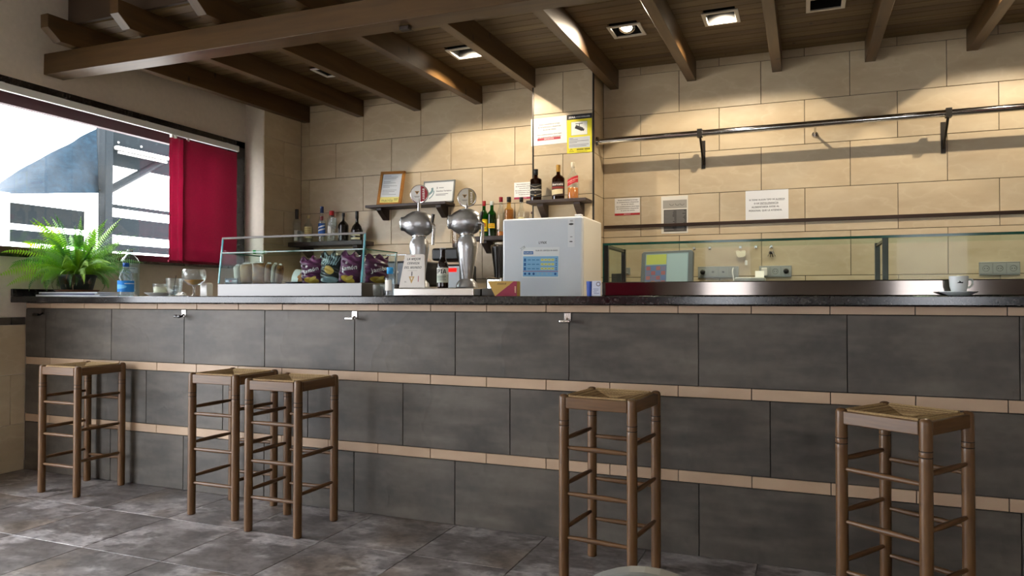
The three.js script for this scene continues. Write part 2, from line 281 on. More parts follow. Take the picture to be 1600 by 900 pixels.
// ---------------------------------------------------------------- recessed ceiling spots
{
  const frameG = (() => { const s = new THREE.Shape(); const w = 0.113; s.moveTo(-w, -w); s.lineTo(w, -w); s.lineTo(w, w); s.lineTo(-w, w); s.closePath(); const h = new THREE.Path(); const q = 0.092; h.moveTo(-q, -q); h.lineTo(-q, q); h.lineTo(q, q); h.lineTo(q, -q); h.closePath(); s.holes.push(h); return new THREE.ExtrudeGeometry(s, { depth: 0.006, bevelEnabled: true, bevelSize: 0.002, bevelThickness: 0.002, bevelSegments: 1 }).rotateX(Math.PI / 2); })();
  const houseG = merge([bb(-0.098, 0.098, 0.09, 0.094, -0.098, 0.098), bb(-0.098, -0.094, 0, 0.094, -0.098, 0.098), bb(0.094, 0.098, 0, 0.094, -0.098, 0.098), bb(-0.098, 0.098, 0, 0.094, -0.098, -0.094), bb(-0.098, 0.098, 0, 0.094, 0.094, 0.098)]);
  const ringG = lathe([[0.038, 0.0], [0.056, 0.0], [0.058, 0.006], [0.05, 0.02], [0.03, 0.03], [0.0, 0.032]], 32);
  const bulbG = lathe([[0, -0.002], [0.03, -0.001], [0.047, 0.003]], 32);
  const glow = new THREE.MeshStandardMaterial({ color: 0xffffff, emissive: 0xfff3dc, emissiveIntensity: 7, roughness: 0.4 });
  const where = ['above the corner with the leaning frames', 'over the beer taps', 'in the bay right of the pillar', 'above the monitor', 'between two lit ones', 'turned to the room at the far end', 'lighting the far end of the wall'];
  //            x, lit, tilt about x (positive leans the beam to the room)
  [[0, false, -0.2], [1, true, -0.32], [2, true, 0.5], [3, true, -0.45], [4, false, -0.5], [5, true, 0.5], [6, true, -0.4]].forEach(([i, lit, tilt]) => {
    const y = rafterY(lampZ) + 0.152;
    const t = thing('ceiling_spotlight', (lit ? 'lit' : 'unlit') + ' square recessed ceiling spotlight with pale frame ' + where[i], 'spotlight', [lampX[i], y, lampZ], 0, 'recessed spotlights in the timber ceiling');
    part(t, 'frame', frameG, std(0xd8d5ce, 0.4)); part(t, 'housing', houseG, std(0x050505, 0.6));
    const h = new THREE.Group(); h.name = 'lamp_head'; h.position.set(0, i === 2 || i === 5 ? 0.02 : 0.054, i === 2 || i === 5 ? 0 : 0.03); h.rotation.x = -tilt; t.add(h);
    part(h, 'reflector_ring', ringG, chrome); part(h, 'lamp_bulb', bulbG, lit ? glow : std(0xb9bcbc, 0.15, 0.6));
    if (lit) {
      const s = new THREE.SpotLight(0xffecd0, LAMP_CD, 0, 1.2, 0.35, 2); s.name = 'spot_lamp';
      const d = V(0, -1, 0).applyAxisAngle(V(1, 0, 0), -tilt), p = V(lampX[i], y + h.position.y, lampZ + h.position.z).addScaledVector(d, 0.012);
      s.position.copy(p); s.target.position.copy(p.clone().add(d)); s.castShadow = true; s.shadow.radius = 0.7; scene.add(s, s.target);
    }
  });
}

// ---------------------------------------------------------------- bar
{
  const b = thing('bar_counter', 'long bar clad in charcoal stone tiles with three rows of beige strip tiles', 'bar');
  const BL = XL + 0.009, BR = XR - 0.009; part(b, 'body', bb(BL, BR, 0, 1.1, -0.48, -0.008), groutBar);
  const place = (u, v) => [u, v, -0.008], SJ = steps(0, 0.31, 0, 27), J1 = steps(2.334, 0.595, -5, 10), J2 = steps(2.63, 0.595, -5, 10), g = 0.0035;
  tileRow(b, 'charcoal_tile', gray, BL, BR, 0, 0.3194, J1, place, null, 1.6, g); tileRow(b, 'strip_tile', stripM, BL, BR, 0.3194, 0.3715, SJ, place, null, 0.7, g, 0.0085);
  tileRow(b, 'charcoal_tile', gray, BL, BR, 0.3715, 0.6937, J2, place, null, 1.6, g); tileRow(b, 'strip_tile', stripM, BL, BR, 0.6937, 0.7446, SJ, place, null, 0.7, g, 0.0085);
  tileRow(b, 'charcoal_tile', gray, BL, BR, 0.7446, 1.0636, J1, place, null, 1.6, g); tileRow(b, 'strip_tile', stripM, BL, BR, 1.0636, 1.1, SJ, place, null, 0.7, g, 0.0085);
  const w = thing('granite_worktop', 'polished black granite bar top running the whole length of the bar', 'worktop');
  part(w, 'slab', muv(rb(XR - XL, 0.039, 0.6, 0.004, (XR + XL) / 2, 1.1215, -0.202, 1), 0.5), graniteM);
  one('granite_upstand', 'short black granite upstand on the bar top against the window wall', 'upstand', muv(rb(0.02, 0.05, 0.6, 0.003, XL + 0.011, 1.1662, -0.202, 1), 0.5, 'z'), graniteM);
  const k = thing('back_counter', 'dark counter along the tiled back wall carrying the refrigerator and machines', 'counter');
  part(k, 'cabinet', bb(-0.02, XR, 0, 0.84, -2.24, -1.72), darkShelf); part(k, 'top', muv(rb(XR + 0.02, 0.04, 0.56, 0.004, (XR - 0.02) / 2, 0.86, -1.97, 1), 0.5), graniteM);
  // hooks under the bar top
  const hookG = tube([[0, -0.008, 0.004], [0, -0.018, 0.02], [0, -0.022, 0.045], [0, -0.012, 0.06]], 0.006, 16, 8), plateG = rb(0.032, 0.04, 0.004, 0.0015, 0, 0, 0.002, 1), tipG = rb(0.052, 0.016, 0.018, 0.006, 0, -0.018, 0.05, 2);
  [[-0.067, 'at the end by the window'], [1.144, 'above the first pair of stools'], [2.336, 'beside the third stool'], [3.518, 'below the refrigerator']].forEach(([x, s], i) => {
    const h = thing('bag_hook', 'small chrome bag hook on the bar front ' + s, 'hook', [x, 1.042, 0.0008], 0, 'bag hooks along the bar');
    part(h, 'plate', plateG, i === 0 ? darkSteel : std(0xd9d6d2, 0.25, 0.8)); part(h, 'hook_arm', hookG, i < 2 ? darkSteel : chrome); part(h, 'hook_tip', tipG, i < 2 ? blackGloss : chrome);
  });
}

// ---------------------------------------------------------------- stools
function makeStool() {
  const t = new THREE.Group(), s = 0.145, H = 0.742, r = 0.0205;
  const legG = muv(lathe([[0, 0], [r - 0.003, 0], [r, 0.004], [r, 0.6], [r, 0.612], [r - 0.0026, 0.6155], [r, 0.619], [r, 0.632], [r - 0.0026, 0.6355], [r, 0.639], [r - 0.0005, 0.7], [r - 0.001, 0.728], [r - 0.004, 0.737], [r - 0.011, H - 0.001], [0, H]], 18), 0.7, 'y');
  const bandG = merge([0.6155, 0.6355].map((y) => new THREE.TorusGeometry(r - 0.0012, 0.0017, 6, 20).rotateX(Math.PI / 2).translate(0, y, 0)));
  for (const [x, z] of [[-s, s], [s, s], [s, -s], [-s, -s]]) { const l = part(t, 'leg', legG, stoolWood, [x, 0, z]); part(l, 'burnt_ring', bandG, burnt); }
  const railG = muv(rb(2 * s - 0.03, 0.046, 0.02, 0.004, 0, 0, 0, 2), 0.6, 'x');
  for (const [x, z, a] of [[0, s + 0.006, 0], [0, -s - 0.006, 0], [s + 0.006, 0, 1], [-s - 0.006, 0, 1]]) part(t, 'seat_rail', railG, stoolWood, [x, 0.709, z], [0, a * Math.PI / 2, 0]);
  const prof = []; for (let i = 0; i <= 8; i++) { const u = i / 8 * 2 - 1; prof.push([0.0072 + 0.0032 * (1 - u * u), u * (s - 0.015)]); }
  const rungG = muv(lathe(prof, 10).rotateZ(Math.PI / 2), 0.5, 'x');
  for (const y of [0.527, 0.342, 0.166]) for (const z of [s, -s]) part(t, 'rung', rungG, rungWood, [0, y, z]);
  for (const y of [0.56, 0.376, 0.199]) for (const x of [s, -s]) part(t, 'rung', rungG, rungWood, [x, y, 0], [0, Math.PI / 2, 0]);
  // woven rush seat: strands run parallel to each side and meet on the diagonals
  const n = 150, W = s + 0.012, g = new THREE.PlaneGeometry(2 * W, 2 * W, n, n).rotateX(-Math.PI / 2), p = g.attributes.position, col = [];
  for (let i = 0; i < p.count; i++) {
    const x = p.getX(i), z = p.getZ(i), m = Math.max(Math.abs(x), Math.abs(z)), q = m / W, e = (W - m) / 0.0105;
    const strand = Math.abs(Math.sin(Math.PI * e)), along = Math.min(Math.abs(x), Math.abs(z)) === Math.abs(x) ? x : z;
    const twist = 0.35 * Math.sin(along * 420 + e * 3);
    let y = 0.738 - 0.024 * Math.pow(Math.max(0, 1 - q), 0.8) + 0.005 * strand + 0.001 * twist; if (q > 0.9) y -= 0.016 * (q - 0.9) / 0.1;
    if (Math.abs(x) > s - 0.022 && Math.abs(z) > s - 0.022) y -= 0.012;
    p.setY(i, y);
    const k = clamp(0.55 + 0.7 * (hash(Math.floor(e), x > Math.abs(z) ? 1 : z > Math.abs(x) ? 2 : 3, 5) - 0.5) + 0.3 * (hash(i, 3, 9) - 0.5));
    const c = new THREE.Color().setRGB(...mix3(hex(0x664b2a), hex(0xdcc08c), k), THREE.SRGBColorSpace); col.push(c.r, c.g, c.b);
  }
  g.setAttribute('color', new THREE.Float32BufferAttribute(col, 3)); g.computeVertexNormals();
  part(t, 'rush_seat', g, new THREE.MeshStandardMaterial({ vertexColors: true, roughness: 0.75, side: THREE.DoubleSide }));
  return t;
}
{
  const proto = makeStool();
  [[0.564, 0.2, 0, 'alone beside the window wall'], [1.713, 0.205, 0, 'second from window wall, partly hidden'], [2.182, 0.311, 0.01, 'third from window wall, hiding another'], [3.806, 0.325, -0.13, 'standing alone below the refrigerator'], [4.873, 0.391, -0.585, 'turned at an angle, farthest from the window']].forEach(([x, z, a, s]) => {
    const t = proto.clone(); t.name = numbered('bar_stool'); t.position.set(x, 0, z); t.rotation.y = a;
    t.userData = { label: 'turned wooden bar stool with rush seat ' + s, category: 'stool', group: 'rush-seated bar stools along the bar' }; scene.add(t);
  });
}

// ---------------------------------------------------------------- window dressing and what stands outside
{
  const TOPW = 1.141;
  const r = thing('curtain_track', 'white curtain track fixed across the top of the window', 'track');
  part(r, 'rail', rb(0.03, 0.05, 2.75, 0.006, XL + 0.065, 2.478, -0.5, 1), std(0xe6e8e6, 0.4));
  for (const z of [-1.75, -0.9, 0.2]) part(r, 'bracket', bb(XL + 0.005, XL + 0.06, 2.49, 2.51, z - 0.012, z + 0.012), std(0xd6d8d6, 0.4));
  for (const z of [-1.13, -1.17, -1.3]) part(r, 'runner', bb(XL + 0.05, XL + 0.075, 2.43, 2.456, z - 0.006, z + 0.006), white);
  const cur = (z0, z1, y0, y1, x, amp, waves, ph) => { const g = new THREE.PlaneGeometry(z1 - z0, y1 - y0, 70, 30), p = g.attributes.position; for (let i = 0; i < p.count; i++) { const u = p.getX(i) / (z1 - z0) + 0.5, v = p.getY(i) / (y1 - y0) + 0.5; p.setZ(i, amp * Math.sin(u * waves * 6.283 + ph + 0.5 * Math.sin(v * 3)) * (0.55 + 0.45 * (1 - v)) + 0.002 * Math.sin(v * 21 + u * 9)); } g.computeVertexNormals(); return muv(g, 0.25, 'y').rotateY(Math.PI / 2).translate(x, (y0 + y1) / 2, (z0 + z1) / 2); };
  const a = thing('red_curtain', 'wide sheer red curtain panel hanging beside the granite window jamb', 'curtain', [0, 0, 0], 0, 'red curtains at the side window');
  part(a, 'cloth', cur(-1.86, -1.25, 1.43, 2.44, XL + 0.062, 0.006, 2.2, 0.4), redFabric); part(a, 'hem_weight', bb(XL + 0.055, XL + 0.07, 1.425, 1.44, -1.85, -1.26), std(0x7a1530, 0.7));
  const b = thing('red_curtain', 'narrow red curtain panel folded beside the wider one, at its open edge', 'curtain', [0, 0, 0], 0, 'red curtains at the side window');
  const sheerRed = redFabric.clone(); sheerRed.transmission = 0.3; part(b, 'cloth', cur(-1.28, -1.125, 1.43, 2.44, XL + 0.04, 0.011, 2, 1), sheerRed); part(b, 'hem_weight', bb(XL + 0.033, XL + 0.047, 1.425, 1.44, -1.275, -1.13), std(0x7a1530, 0.7));
  one('window_notice', 'white printed notice taped to the window pane behind the fern', 'notice', new THREE.PlaneGeometry(0.3, 0.34).rotateY(Math.PI / 2), print(256, 320, (x, w, h) => { fillBg(x, w, h, '#eef2f4'); for (let i = 0; i < 3; i++) { x.fillStyle = '#b9c2c6'; x.fillRect(110, 40 + 16 * i, 110 - 14 * i, 5); } x.fillStyle = '#d8c8b8'; x.fillRect(60, 200, 60, 18); }, 0.95, { transmission: 0.3 }, true), [XL - 0.085, 1.66, 0.2]);

  // terrace tent outside
  const tentM = phys({ map: dataTex(256, 256, (u, v) => mix3(hex(0x0e1b24), hex(0x1a303d), fbm(u, v, 20, 20, 3, 401))), roughness: 0.55, specularIntensity: 0.14 });
  const tentDark = phys({ color: 0x1b2124, roughness: 0.8, specularIntensity: 0.12 }), frameM = phys({ color: 0x1b2226, roughness: 0.6, specularIntensity: 0.2 }), slatM = phys({ color: 0x1d2326, roughness: 0.8, specularIntensity: 0.12 });
  const t = thing('terrace_tent', 'slate blue canvas tent roof over the terrace outside the window', 'tent');
  const g = new THREE.PlaneGeometry(1, 1, 60, 30), p = g.attributes.position;
  for (let i = 0; i < p.count; i++) {
    const u = p.getX(i) + 0.5, v = p.getY(i) + 0.5;               // u: 0 far edge .. 1 post, v: 0 eave .. 1 ridge
    const top = 2.17 + 0.92 * Math.pow(u, 0.95), low = 2.09 + 0.18 * u, z = -1.1 - 1.25 * u - 0.34 * v;
    const fold = 0.05 * Math.sin(9 * u - 5 * v) * v * (1 - 0.6 * v) + 0.025 * Math.sin(23 * u + 4 * v) * u;
    p.setXYZ(i, -2.5 - 0.5 * v + fold, low + (top - low) * v, z);
  }
  g.computeVertexNormals(); part(t, 'canvas', muv(g, 0.6, 'y'), tentM);
  part(t, 'post', rb(0.11, 3.0, 0.1, 0.01, -2.5, 1.5, -2.41, 1), frameM);
  part(t, 'edge_pole', rod(V(-2.52, 2.3, -2.37), V(-3.0, 3.1, -2.71), 0.02), frameM);
  part(t, 'side_valance', muv(bb(-2.54, -2.5, 2.6, 3.04, -3.9, -2.36), 0.6, 'z'), tentDark);
  part(t, 'brace', rod(V(-2.5, 2.32, -2.46), V(-2.5, 2.9, -3.4), 0.045, 0.045, 4), frameM);
  for (const [z, y] of [[-2.56, 2.98], [-2.56, 2.86], [-2.86, 2.98], [-2.86, 2.87]]) part(t, 'grommet', new THREE.SphereGeometry(0.012, 8, 6), white, [-2.495, y, z]);
  const l = thing('terrace_lamp', 'white fluorescent batten under the dark tent valance outside', 'lamp'); part(l, 'lamp_body', rb(0.06, 0.04, 0.7, 0.01, -2.44, 2.785, -2.83, 1), white); part(l, 'tube', rod(V(-2.42, 2.735, -2.5), V(-2.42, 2.735, -3.15), 0.013), paper);
  const s = thing('terrace_railing', 'dark horizontal board screen around the terrace outside the window', 'screen');
  for (const [y0, y1] of [[1.86, 2.06], [1.68, 1.8], [1.52, 1.62]]) part(s, 'board', bb(-2.6, -2.57, y0, y1, -2.22, -0.6), slatM);
  for (const [y0, y1] of [[2.16, 2.2], [1.86, 2.06], [1.68, 1.76]]) part(s, 'board', bb(-2.6, -2.57, y0 - 0.02, y1 - 0.02, -4.4, -2.46), slatM);
  part(s, 'white_post', rb(0.06, 2.1, 0.11, 0.006, -2.56, 1.05, -2.27, 1), white);
  part(s, 'post', rb(0.06, 2.1, 0.06, 0.006, -2.58, 1.05, -0.62, 1), frameM); part(s, 'post', rb(0.06, 2.2, 0.06, 0.006, -2.58, 1.1, -4.38, 1), frameM);
  const gr = struct('ground_outside'); part(gr, 'paving', bb(-14, XL - TH, -0.25, -0.05, -10, 12), std(0xb8b4ac, 0.9)); part(gr, 'paving', bb(-0.5, 12, -0.25, -0.05, ZF + TH, 14), std(0xb8b4ac, 0.9));
  // curtains of the windows behind the camera, mirrored in the steel
  for (const [x0, x1, s2] of [[2.05, 2.9, 'nearest the refrigerator'], [6.8, 7.7, 'nearest the coffee cup']]) {
    const c = thing('front_curtain', 'red curtain mirrored in the steel plinth, ' + s2, 'curtain', [0, 0, 0], 0, 'red curtains of the front windows');
    const q = new THREE.PlaneGeometry(x1 - x0, 1.6, 60, 1), pp = q.attributes.position; for (let i = 0; i < pp.count; i++) pp.setZ(i, 0.015 * Math.sin(pp.getX(i) * 40)); q.computeVertexNormals();
    part(c, 'cloth', muv(q, 0.25, 'y').translate((x0 + x1) / 2, 1.5, ZF - 0.06), redFabric); part(c, 'rod', rod(V(x0 - 0.02, 2.31, ZF - 0.06), V(x1 + 0.02, 2.31, ZF - 0.06), 0.012), white);
  }
}

// ---------------------------------------------------------------- bottles and glasses
const Y0 = 1.141;
const canvasLabel = {};
function bottle(name, label, [x, y, z], o, group) {
  const t = thing(name, label, 'bottle', [x, y, z], o.turn ?? 0, group);
  const { h, r, nr = 0.014, sh = 0.6, nk = 0.74, mat = clearG, cap = 0x222222, capH = 0.035, capR = nr + 0.002, sq } = o;
  const pts = [[0, 0], [r * 0.9, 0], [r, 0.006], [r, h * sh], [r * 0.93, h * (sh + 0.035)], [r * 0.62 + nr * 0.38, h * (sh + (nk - sh) * 0.6)], [nr * 1.15, h * nk], [nr, h * (nk + 0.05)], [nr, h - capH]];
  const shape = (k, up) => { const g = lathe(up ? [...pts.filter((p) => p[1] <= up).map(([a, b]) => [Math.max(0, a - 0.002), b + 0.002]), [r - 0.003, up], [0, up]] : pts, 24); if (sq) g.scale(1, 1, sq); return g; };
  part(t, 'glass_body', shape(1), mat);
  if (o.fill) part(t, 'drink', shape(1, Math.min(h * o.fill, h * sh)), o.fillMat ?? amberL);
  part(t, 'cap', lathe([[0, h], [capR - 0.001, h], [capR, h - 0.003], [capR, h - capH], [0, h - capH]], 16), std(cap, 0.35, o.capMetal ?? 0));
  if (o.collar) part(t, 'neck_band', lathe([[nr + 0.001, h - capH - o.collar[0]], [nr + 0.0015, h - capH]], 16), std(o.collar[1], 0.5));
  for (const lb of o.labels ?? []) {
    const a = lb.arc ?? 2.4, R = (sq ? r * 1.0 : r) + 0.0008; let g = new THREE.CylinderGeometry(R, R, lb.y1 - lb.y0, 18, 1, true, (lb.at ?? 0.25) - a / 2, a); if (sq) g.scale(1, 1, sq);
    part(t, 'paper_label', g.translate(0, (lb.y0 + lb.y1) / 2, 0), lb.mat);
  }
  return t;
}
const plain = (c, r = 0.6) => std(c, r);
const LB = {
  white: plain(0xe9e6dd), cream: plain(0xd9cfae), yellow: plain(0xe8c21a), blue: plain(0x2d5fa8), black: plain(0x15130f),
  jb: print(128, 160, (x, w, h) => { fillBg(x, w, h, '#f2d21c'); txt(x, 'J&B', w / 2, 66, 58, '#c2181f', 'center', 'bold'); x.fillStyle = '#222'; x.fillRect(14, 112, 100, 5); x.fillRect(24, 124, 80, 4); x.fillRect(0, 144, w, 16); }),
  yellowSmall: print(128, 64, (x, w, h) => { fillBg(x, w, h, '#e8bd1c'); x.fillStyle = '#b5541c'; x.fillRect(16, 12, 96, 6); txt(x, 'SCOTCH', w / 2, 40, 22, '#6b3a12', 'center', 'bold'); }),
  swirl: print(128, 160, (x, w, h) => { fillBg(x, w, h, '#2d62b0'); x.strokeStyle = '#eef4fa'; x.lineWidth = 18; x.beginPath(); x.moveTo(0, 60); x.lineTo(w, 20); x.stroke(); x.beginPath(); x.moveTo(0, 98); x.lineTo(w, 62); x.stroke(); }),
  gin: print(128, 160, (x, w, h) => { fillBg(x, w, h, '#dccf98'); x.fillStyle = '#a08c4c'; for (let i = 0; i < 5; i++) x.fillRect(16 + 6 * (i % 2), 20 + 26 * i, 92 - 12 * (i % 2), 8); }),
  whisky: print(192, 192, (x, w, h) => { fillBg(x, w, h, '#17120e'); x.strokeStyle = '#cfc6b4'; x.lineWidth = 4; x.beginPath(); x.moveTo(0, 10); x.lineTo(w / 2, 46); x.lineTo(w, 10); x.stroke(); txt(x, 'Ballantines', w / 2, 84, 36, '#e8e2d4', 'center', 'italic bold'); txt(x, '12', w / 2, 122, 18, '#cfc6b4'); x.beginPath(); x.moveTo(0, 136); x.lineTo(w / 2, 166); x.lineTo(w, 136); x.stroke(); x.fillStyle = '#c9a25a'; x.beginPath(); x.arc(w / 2, 168, 9, 0, 7); x.fill(); }),
  rum: print(192, 192, (x, w, h) => { fillBg(x, w, h, '#2a120a'); txt(x, 'Barceló', w / 2, 34, 40, '#f0ece4', 'center', 'bold'); x.fillStyle = '#7a1d12'; x.fillRect(0, 64, w, 26); x.fillStyle = '#cfc19a'; x.beginPath(); x.moveTo(0, 104); x.lineTo(w * 0.85, 96); x.lineTo(w * 0.85, 160); x.lineTo(0, 180); x.fill(); }),
  walker: print(192, 128, (x, w, h) => { fillBg(x, w, h, '#b4202a'); txt(x, 'JOHNNIE WALKER', w / 2, 54, 20, '#f2dccb', 'center', 'bold'); txt(x, 'RED LABEL', w / 2, 86, 18, '#f2dccb'); }),
  bigWater: print(128, 96, (x, w, h) => { fillBg(x, w, h, '#b9cdd4'); x.fillStyle = '#49606c'; x.fillRect(20, 18, 88, 8); x.fillRect(52, 30, 8, 40); x.fillRect(30, 78, 70, 5); }),
  blueWater: print(128, 128, (x, w, h) => { fillBg(x, w, h, '#1f86e0'); x.fillStyle = '#6fc0f4'; x.beginPath(); x.arc(50, 70, 26, 0, 7); x.fill(); x.fillStyle = '#d9f0fb'; x.fillRect(70, 30, 40, 8); }),
};
{ // shelf by the corner
  const y = 1.666, z = ZB + 0.1, G = 'spirit bottles on the corner shelf', K = 'on the corner shelf';
  bottle('spirit_bottle', 'tall clear bottle with black capsule at the corner end of the shelf', [0.02, y, z + 0.03], { h: 0.325, r: 0.037, cap: 0x111111, capH: 0.095, capR: 0.017, sh: 0.58, labels: [{ y0: 0.02, y1: 0.12, mat: LB.white, arc: 1.1, at: 0.5 }] }, G);
  bottle('spirit_bottle', 'square clear bottle with pale yellow label ' + K, [0.157, y, z + 0.03], { h: 0.26, r: 0.04, cap: 0xb9a777, capH: 0.03, sh: 0.62, labels: [{ y0: 0.04, y1: 0.15, mat: LB.gin, arc: 2.2, at: 0.4 }] }, G);
  bottle('spirit_bottle', 'small clear bottle with red cap set back ' + K, [0.285, y, z], { h: 0.25, r: 0.034, cap: 0xa81e1e, capH: 0.04, nr: 0.015, sh: 0.66 }, G);
  bottle('spirit_bottle', 'tall bottle with blue cap and blue white swirl label ' + K, [0.343, y, z + 0.075], { h: 0.33, r: 0.033, cap: 0x1c2c5c, capH: 0.06, nr: 0.015, sh: 0.55, nk: 0.72, labels: [{ y0: 0.05, y1: 0.17, mat: LB.swirl, arc: 2.8, at: 0.4 }] }, G);
  bottle('spirit_bottle', 'bottle with dark cap mostly behind the swirl label one ' + K, [0.388, y, z - 0.03], { h: 0.3, r: 0.032, cap: 0x2a1a22, capH: 0.055, nr: 0.014, sh: 0.6 }, G);
  bottle('spirit_bottle', 'broad clear bottle with bright red cap and white label ' + K, [0.44, y, z + 0.06], { h: 0.287, r: 0.04, cap: 0xc22222, capH: 0.04, nr: 0.02, sh: 0.72, nk: 0.82, labels: [{ y0: 0.06, y1: 0.14, mat: LB.white, arc: 0.8, at: 0.1 }] }, G);
  bottle('spirit_bottle', 'black wine bottle with round shoulders beside the stemmed glass', [0.56, y, z + 0.04], { h: 0.265, r: 0.048, nr: 0.012, mat: darkG, cap: 0x1a1a1a, sh: 0.55, nk: 0.72, labels: [{ y0: 0.03, y1: 0.12, mat: LB.white, arc: 0.5, at: -0.8 }] }, G);
  bottle('spirit_bottle', 'black conical bottle with cream label at the open shelf end', [0.709, y, z + 0.04], { h: 0.275, r: 0.055, nr: 0.014, mat: darkG, cap: 0x101010, capH: 0.07, sh: 0.34, nk: 0.6, labels: [{ y0: 0.045, y1: 0.07, mat: LB.cream, arc: 2, at: 0.1 }, { y0: 0.01, y1: 0.03, mat: LB.cream, arc: 2, at: 0.1 }] }, G);
  const gl = thing('shot_glass', 'small upturned tumbler between the bottles near the shelf corner', 'glass', [0.088, y, z + 0.06]); part(gl, 'bowl', lathe([[0, 0], [0.026, 0], [0.03, 0.002], [0.032, 0.11], [0.03, 0.11], [0.026, 0.006], [0, 0.006]]), clearG);
  const sg = thing('stemmed_glass', 'stemmed glass standing between red capped and black bottles', 'glass', [0.497, y, z + 0.11]); part(sg, 'bowl', lathe([[0, 0.1], [0.022, 0.115], [0.033, 0.15], [0.029, 0.215], [0.0275, 0.215], [0.031, 0.15], [0.02, 0.118], [0, 0.104]]), clearG); part(sg, 'foot', lathe([[0, 0], [0.03, 0], [0.03, 0.002], [0.006, 0.008], [0.004, 0.05], [0.006, 0.1], [0, 0.1]]), clearG);
}
{ // shelf between taps and refrigerator
  const y = 1.664, z = ZB + 0.11, G = 'bottles on the shelf beside the refrigerator', K = 'behind the right beer tap';
  bottle('whisky_bottle', 'green bottle with red cap and yellow red lettered label ' + K, [1.984, y, z], { h: 0.312, r: 0.038, mat: greenG, cap: 0xa51a1f, capH: 0.045, sh: 0.58, labels: [{ y0: 0.035, y1: 0.15, mat: LB.jb, arc: 1.9, at: 0.2 }] }, G);
  bottle('whisky_bottle', 'green bottle with pale cap and small yellow label', [2.062, y, z + 0.01], { h: 0.305, r: 0.04, mat: greenG, cap: 0xd6dcd2, capH: 0.035, nr: 0.015, sh: 0.62, fill: 0.6, fillMat: phys({ color: 0x3c6a1c, transmission: 0.6, roughness: 0.05 }), labels: [{ y0: 0.07, y1: 0.11, mat: LB.yellowSmall, arc: 1.5, at: 0.3 }] }, G);
  bottle('whisky_bottle', 'clear bottle with red cap beside the green ones', [2.142, y, z], { h: 0.338, r: 0.034, cap: 0x9c1f2a, capH: 0.042, nr: 0.015, sh: 0.56, fill: 0.12, labels: [{ y0: 0.06, y1: 0.15, mat: plain(0xe6d9cc), arc: 1.2, at: -0.6 }] }, G);
  bottle('whisky_bottle', 'pale gold bottle with black cap just above the refrigerator edge', [2.216, y, z], { h: 0.335, r: 0.038, mat: tint(0xf0d9a0), cap: 0x16140f, capH: 0.045, nr: 0.017, sh: 0.66, fill: 0.8, fillMat: phys({ color: 0xe2bf72, transmission: 0.8, roughness: 0.08 }) }, G);
  bottle('whisky_bottle', 'clear slim bottle with black cap seen over the refrigerator top', [2.33, y, z], { h: 0.326, r: 0.034, cap: 0x14140f, capH: 0.04, nr: 0.015, sh: 0.58, labels: [{ y0: 0.1, y1: 0.155, mat: plain(0xd8d09a), arc: 1.6, at: 0.2 }] }, G);
  bottle('whisky_bottle', 'short clear bottle at the pillar, only its neck above the refrigerator', [2.43, y, z], { h: 0.2, r: 0.03, cap: 0x5a3a28, capH: 0.02, nr: 0.012, sh: 0.7, nk: 0.85 }, G);
}
{ // pillar shelf
  const y = 1.905, z = -2.254 + 0.1, G = 'whisky and rum on the pillar shelf';
  bottle('liquor_bottle', 'dark whisky bottle with black chevron label on the pillar shelf', [2.574, y, z], { h: 0.255, r: 0.047, sq: 0.75, mat: brownG, fill: 0.66, fillMat: std(0x3a1a0a, 0.15), cap: 0x101010, capH: 0.045, nr: 0.016, sh: 0.66, nk: 0.74, labels: [{ y0: 0.03, y1: 0.135, mat: LB.whisky, arc: 2.8, at: 0.15 }] }, G);
  bottle('liquor_bottle', 'dark rum bottle with gold cap in the middle of the pillar shelf', [2.761, y, z], { h: 0.277, r: 0.051, sq: 0.7, mat: brownG, fill: 0.58, fillMat: std(0x2c0f06, 0.15), cap: 0xb98a2e, capH: 0.055, nr: 0.015, sh: 0.6, nk: 0.72, labels: [{ y0: 0.03, y1: 0.14, mat: LB.rum, arc: 2.6, at: 0.1 }] }, G);
  const w = bottle('liquor_bottle', 'square clear whisky bottle with slanted red label, half full', [2.882, y, z], { h: 0.29, r: 0.044, sq: 0.95, cap: 0xe4d8bc, capH: 0.042, nr: 0.016, sh: 0.6, nk: 0.74, fill: 0.31 }, G);
  const lg = new THREE.CylinderGeometry(0.0452, 0.0452, 0.052, 18, 4, true, -1.05, 2.4), p = lg.attributes.position; for (let i = 0; i < p.count; i++) p.setY(i, p.getY(i) + 0.139 + p.getX(i) * 0.42); part(w, 'slanted_label', lg.scale(1, 1, 0.95), LB.walker);
}
// ---------------------------------------------------------------- shelves
function shelf(label, x0, x1, y, z0, z1, brk, h = 0.024) {
  const t = thing('wall_shelf', label, 'shelf', [0, 0, 0], 0, 'dark wooden wall shelves');
  part(t, 'board', muv(rb(x1 - x0, h, z1 - z0, 0.003, (x0 + x1) / 2, y - h / 2, (z0 + z1) / 2, 1), 0.6), darkShelf);
  const s = new THREE.Shape(); const d = (z1 - z0) * 0.75; s.moveTo(0, 0); s.lineTo(d, 0); s.lineTo(d, -0.02); s.lineTo(0.03, -0.1); s.lineTo(0, -0.1); s.closePath();
  const g = muv(new THREE.ExtrudeGeometry(s, { depth: 0.05, bevelEnabled: false }).translate(0, 0, -0.025).rotateY(-Math.PI / 2), 0.6);
  for (const x of brk) part(t, 'bracket', g, darkShelf, [x, y - h, z0]);
}
const WZ = ZB + 0.0085;
shelf('dark shelf holding the two leaning frames on the back wall', 0.835, 1.655, 1.982, WZ, ZB + 0.2, [0.95, 1.56]);
shelf('dark shelf in the tiled corner crowded with spirit bottles', -0.02, 0.81, 1.666, WZ, ZB + 0.21, [0.1, 0.7], 0.04);
shelf('dark shelf of green bottles running behind the refrigerator', 1.9, 2.5, 1.664, WZ, ZB + 0.2, [2.0, 2.4], 0.036);
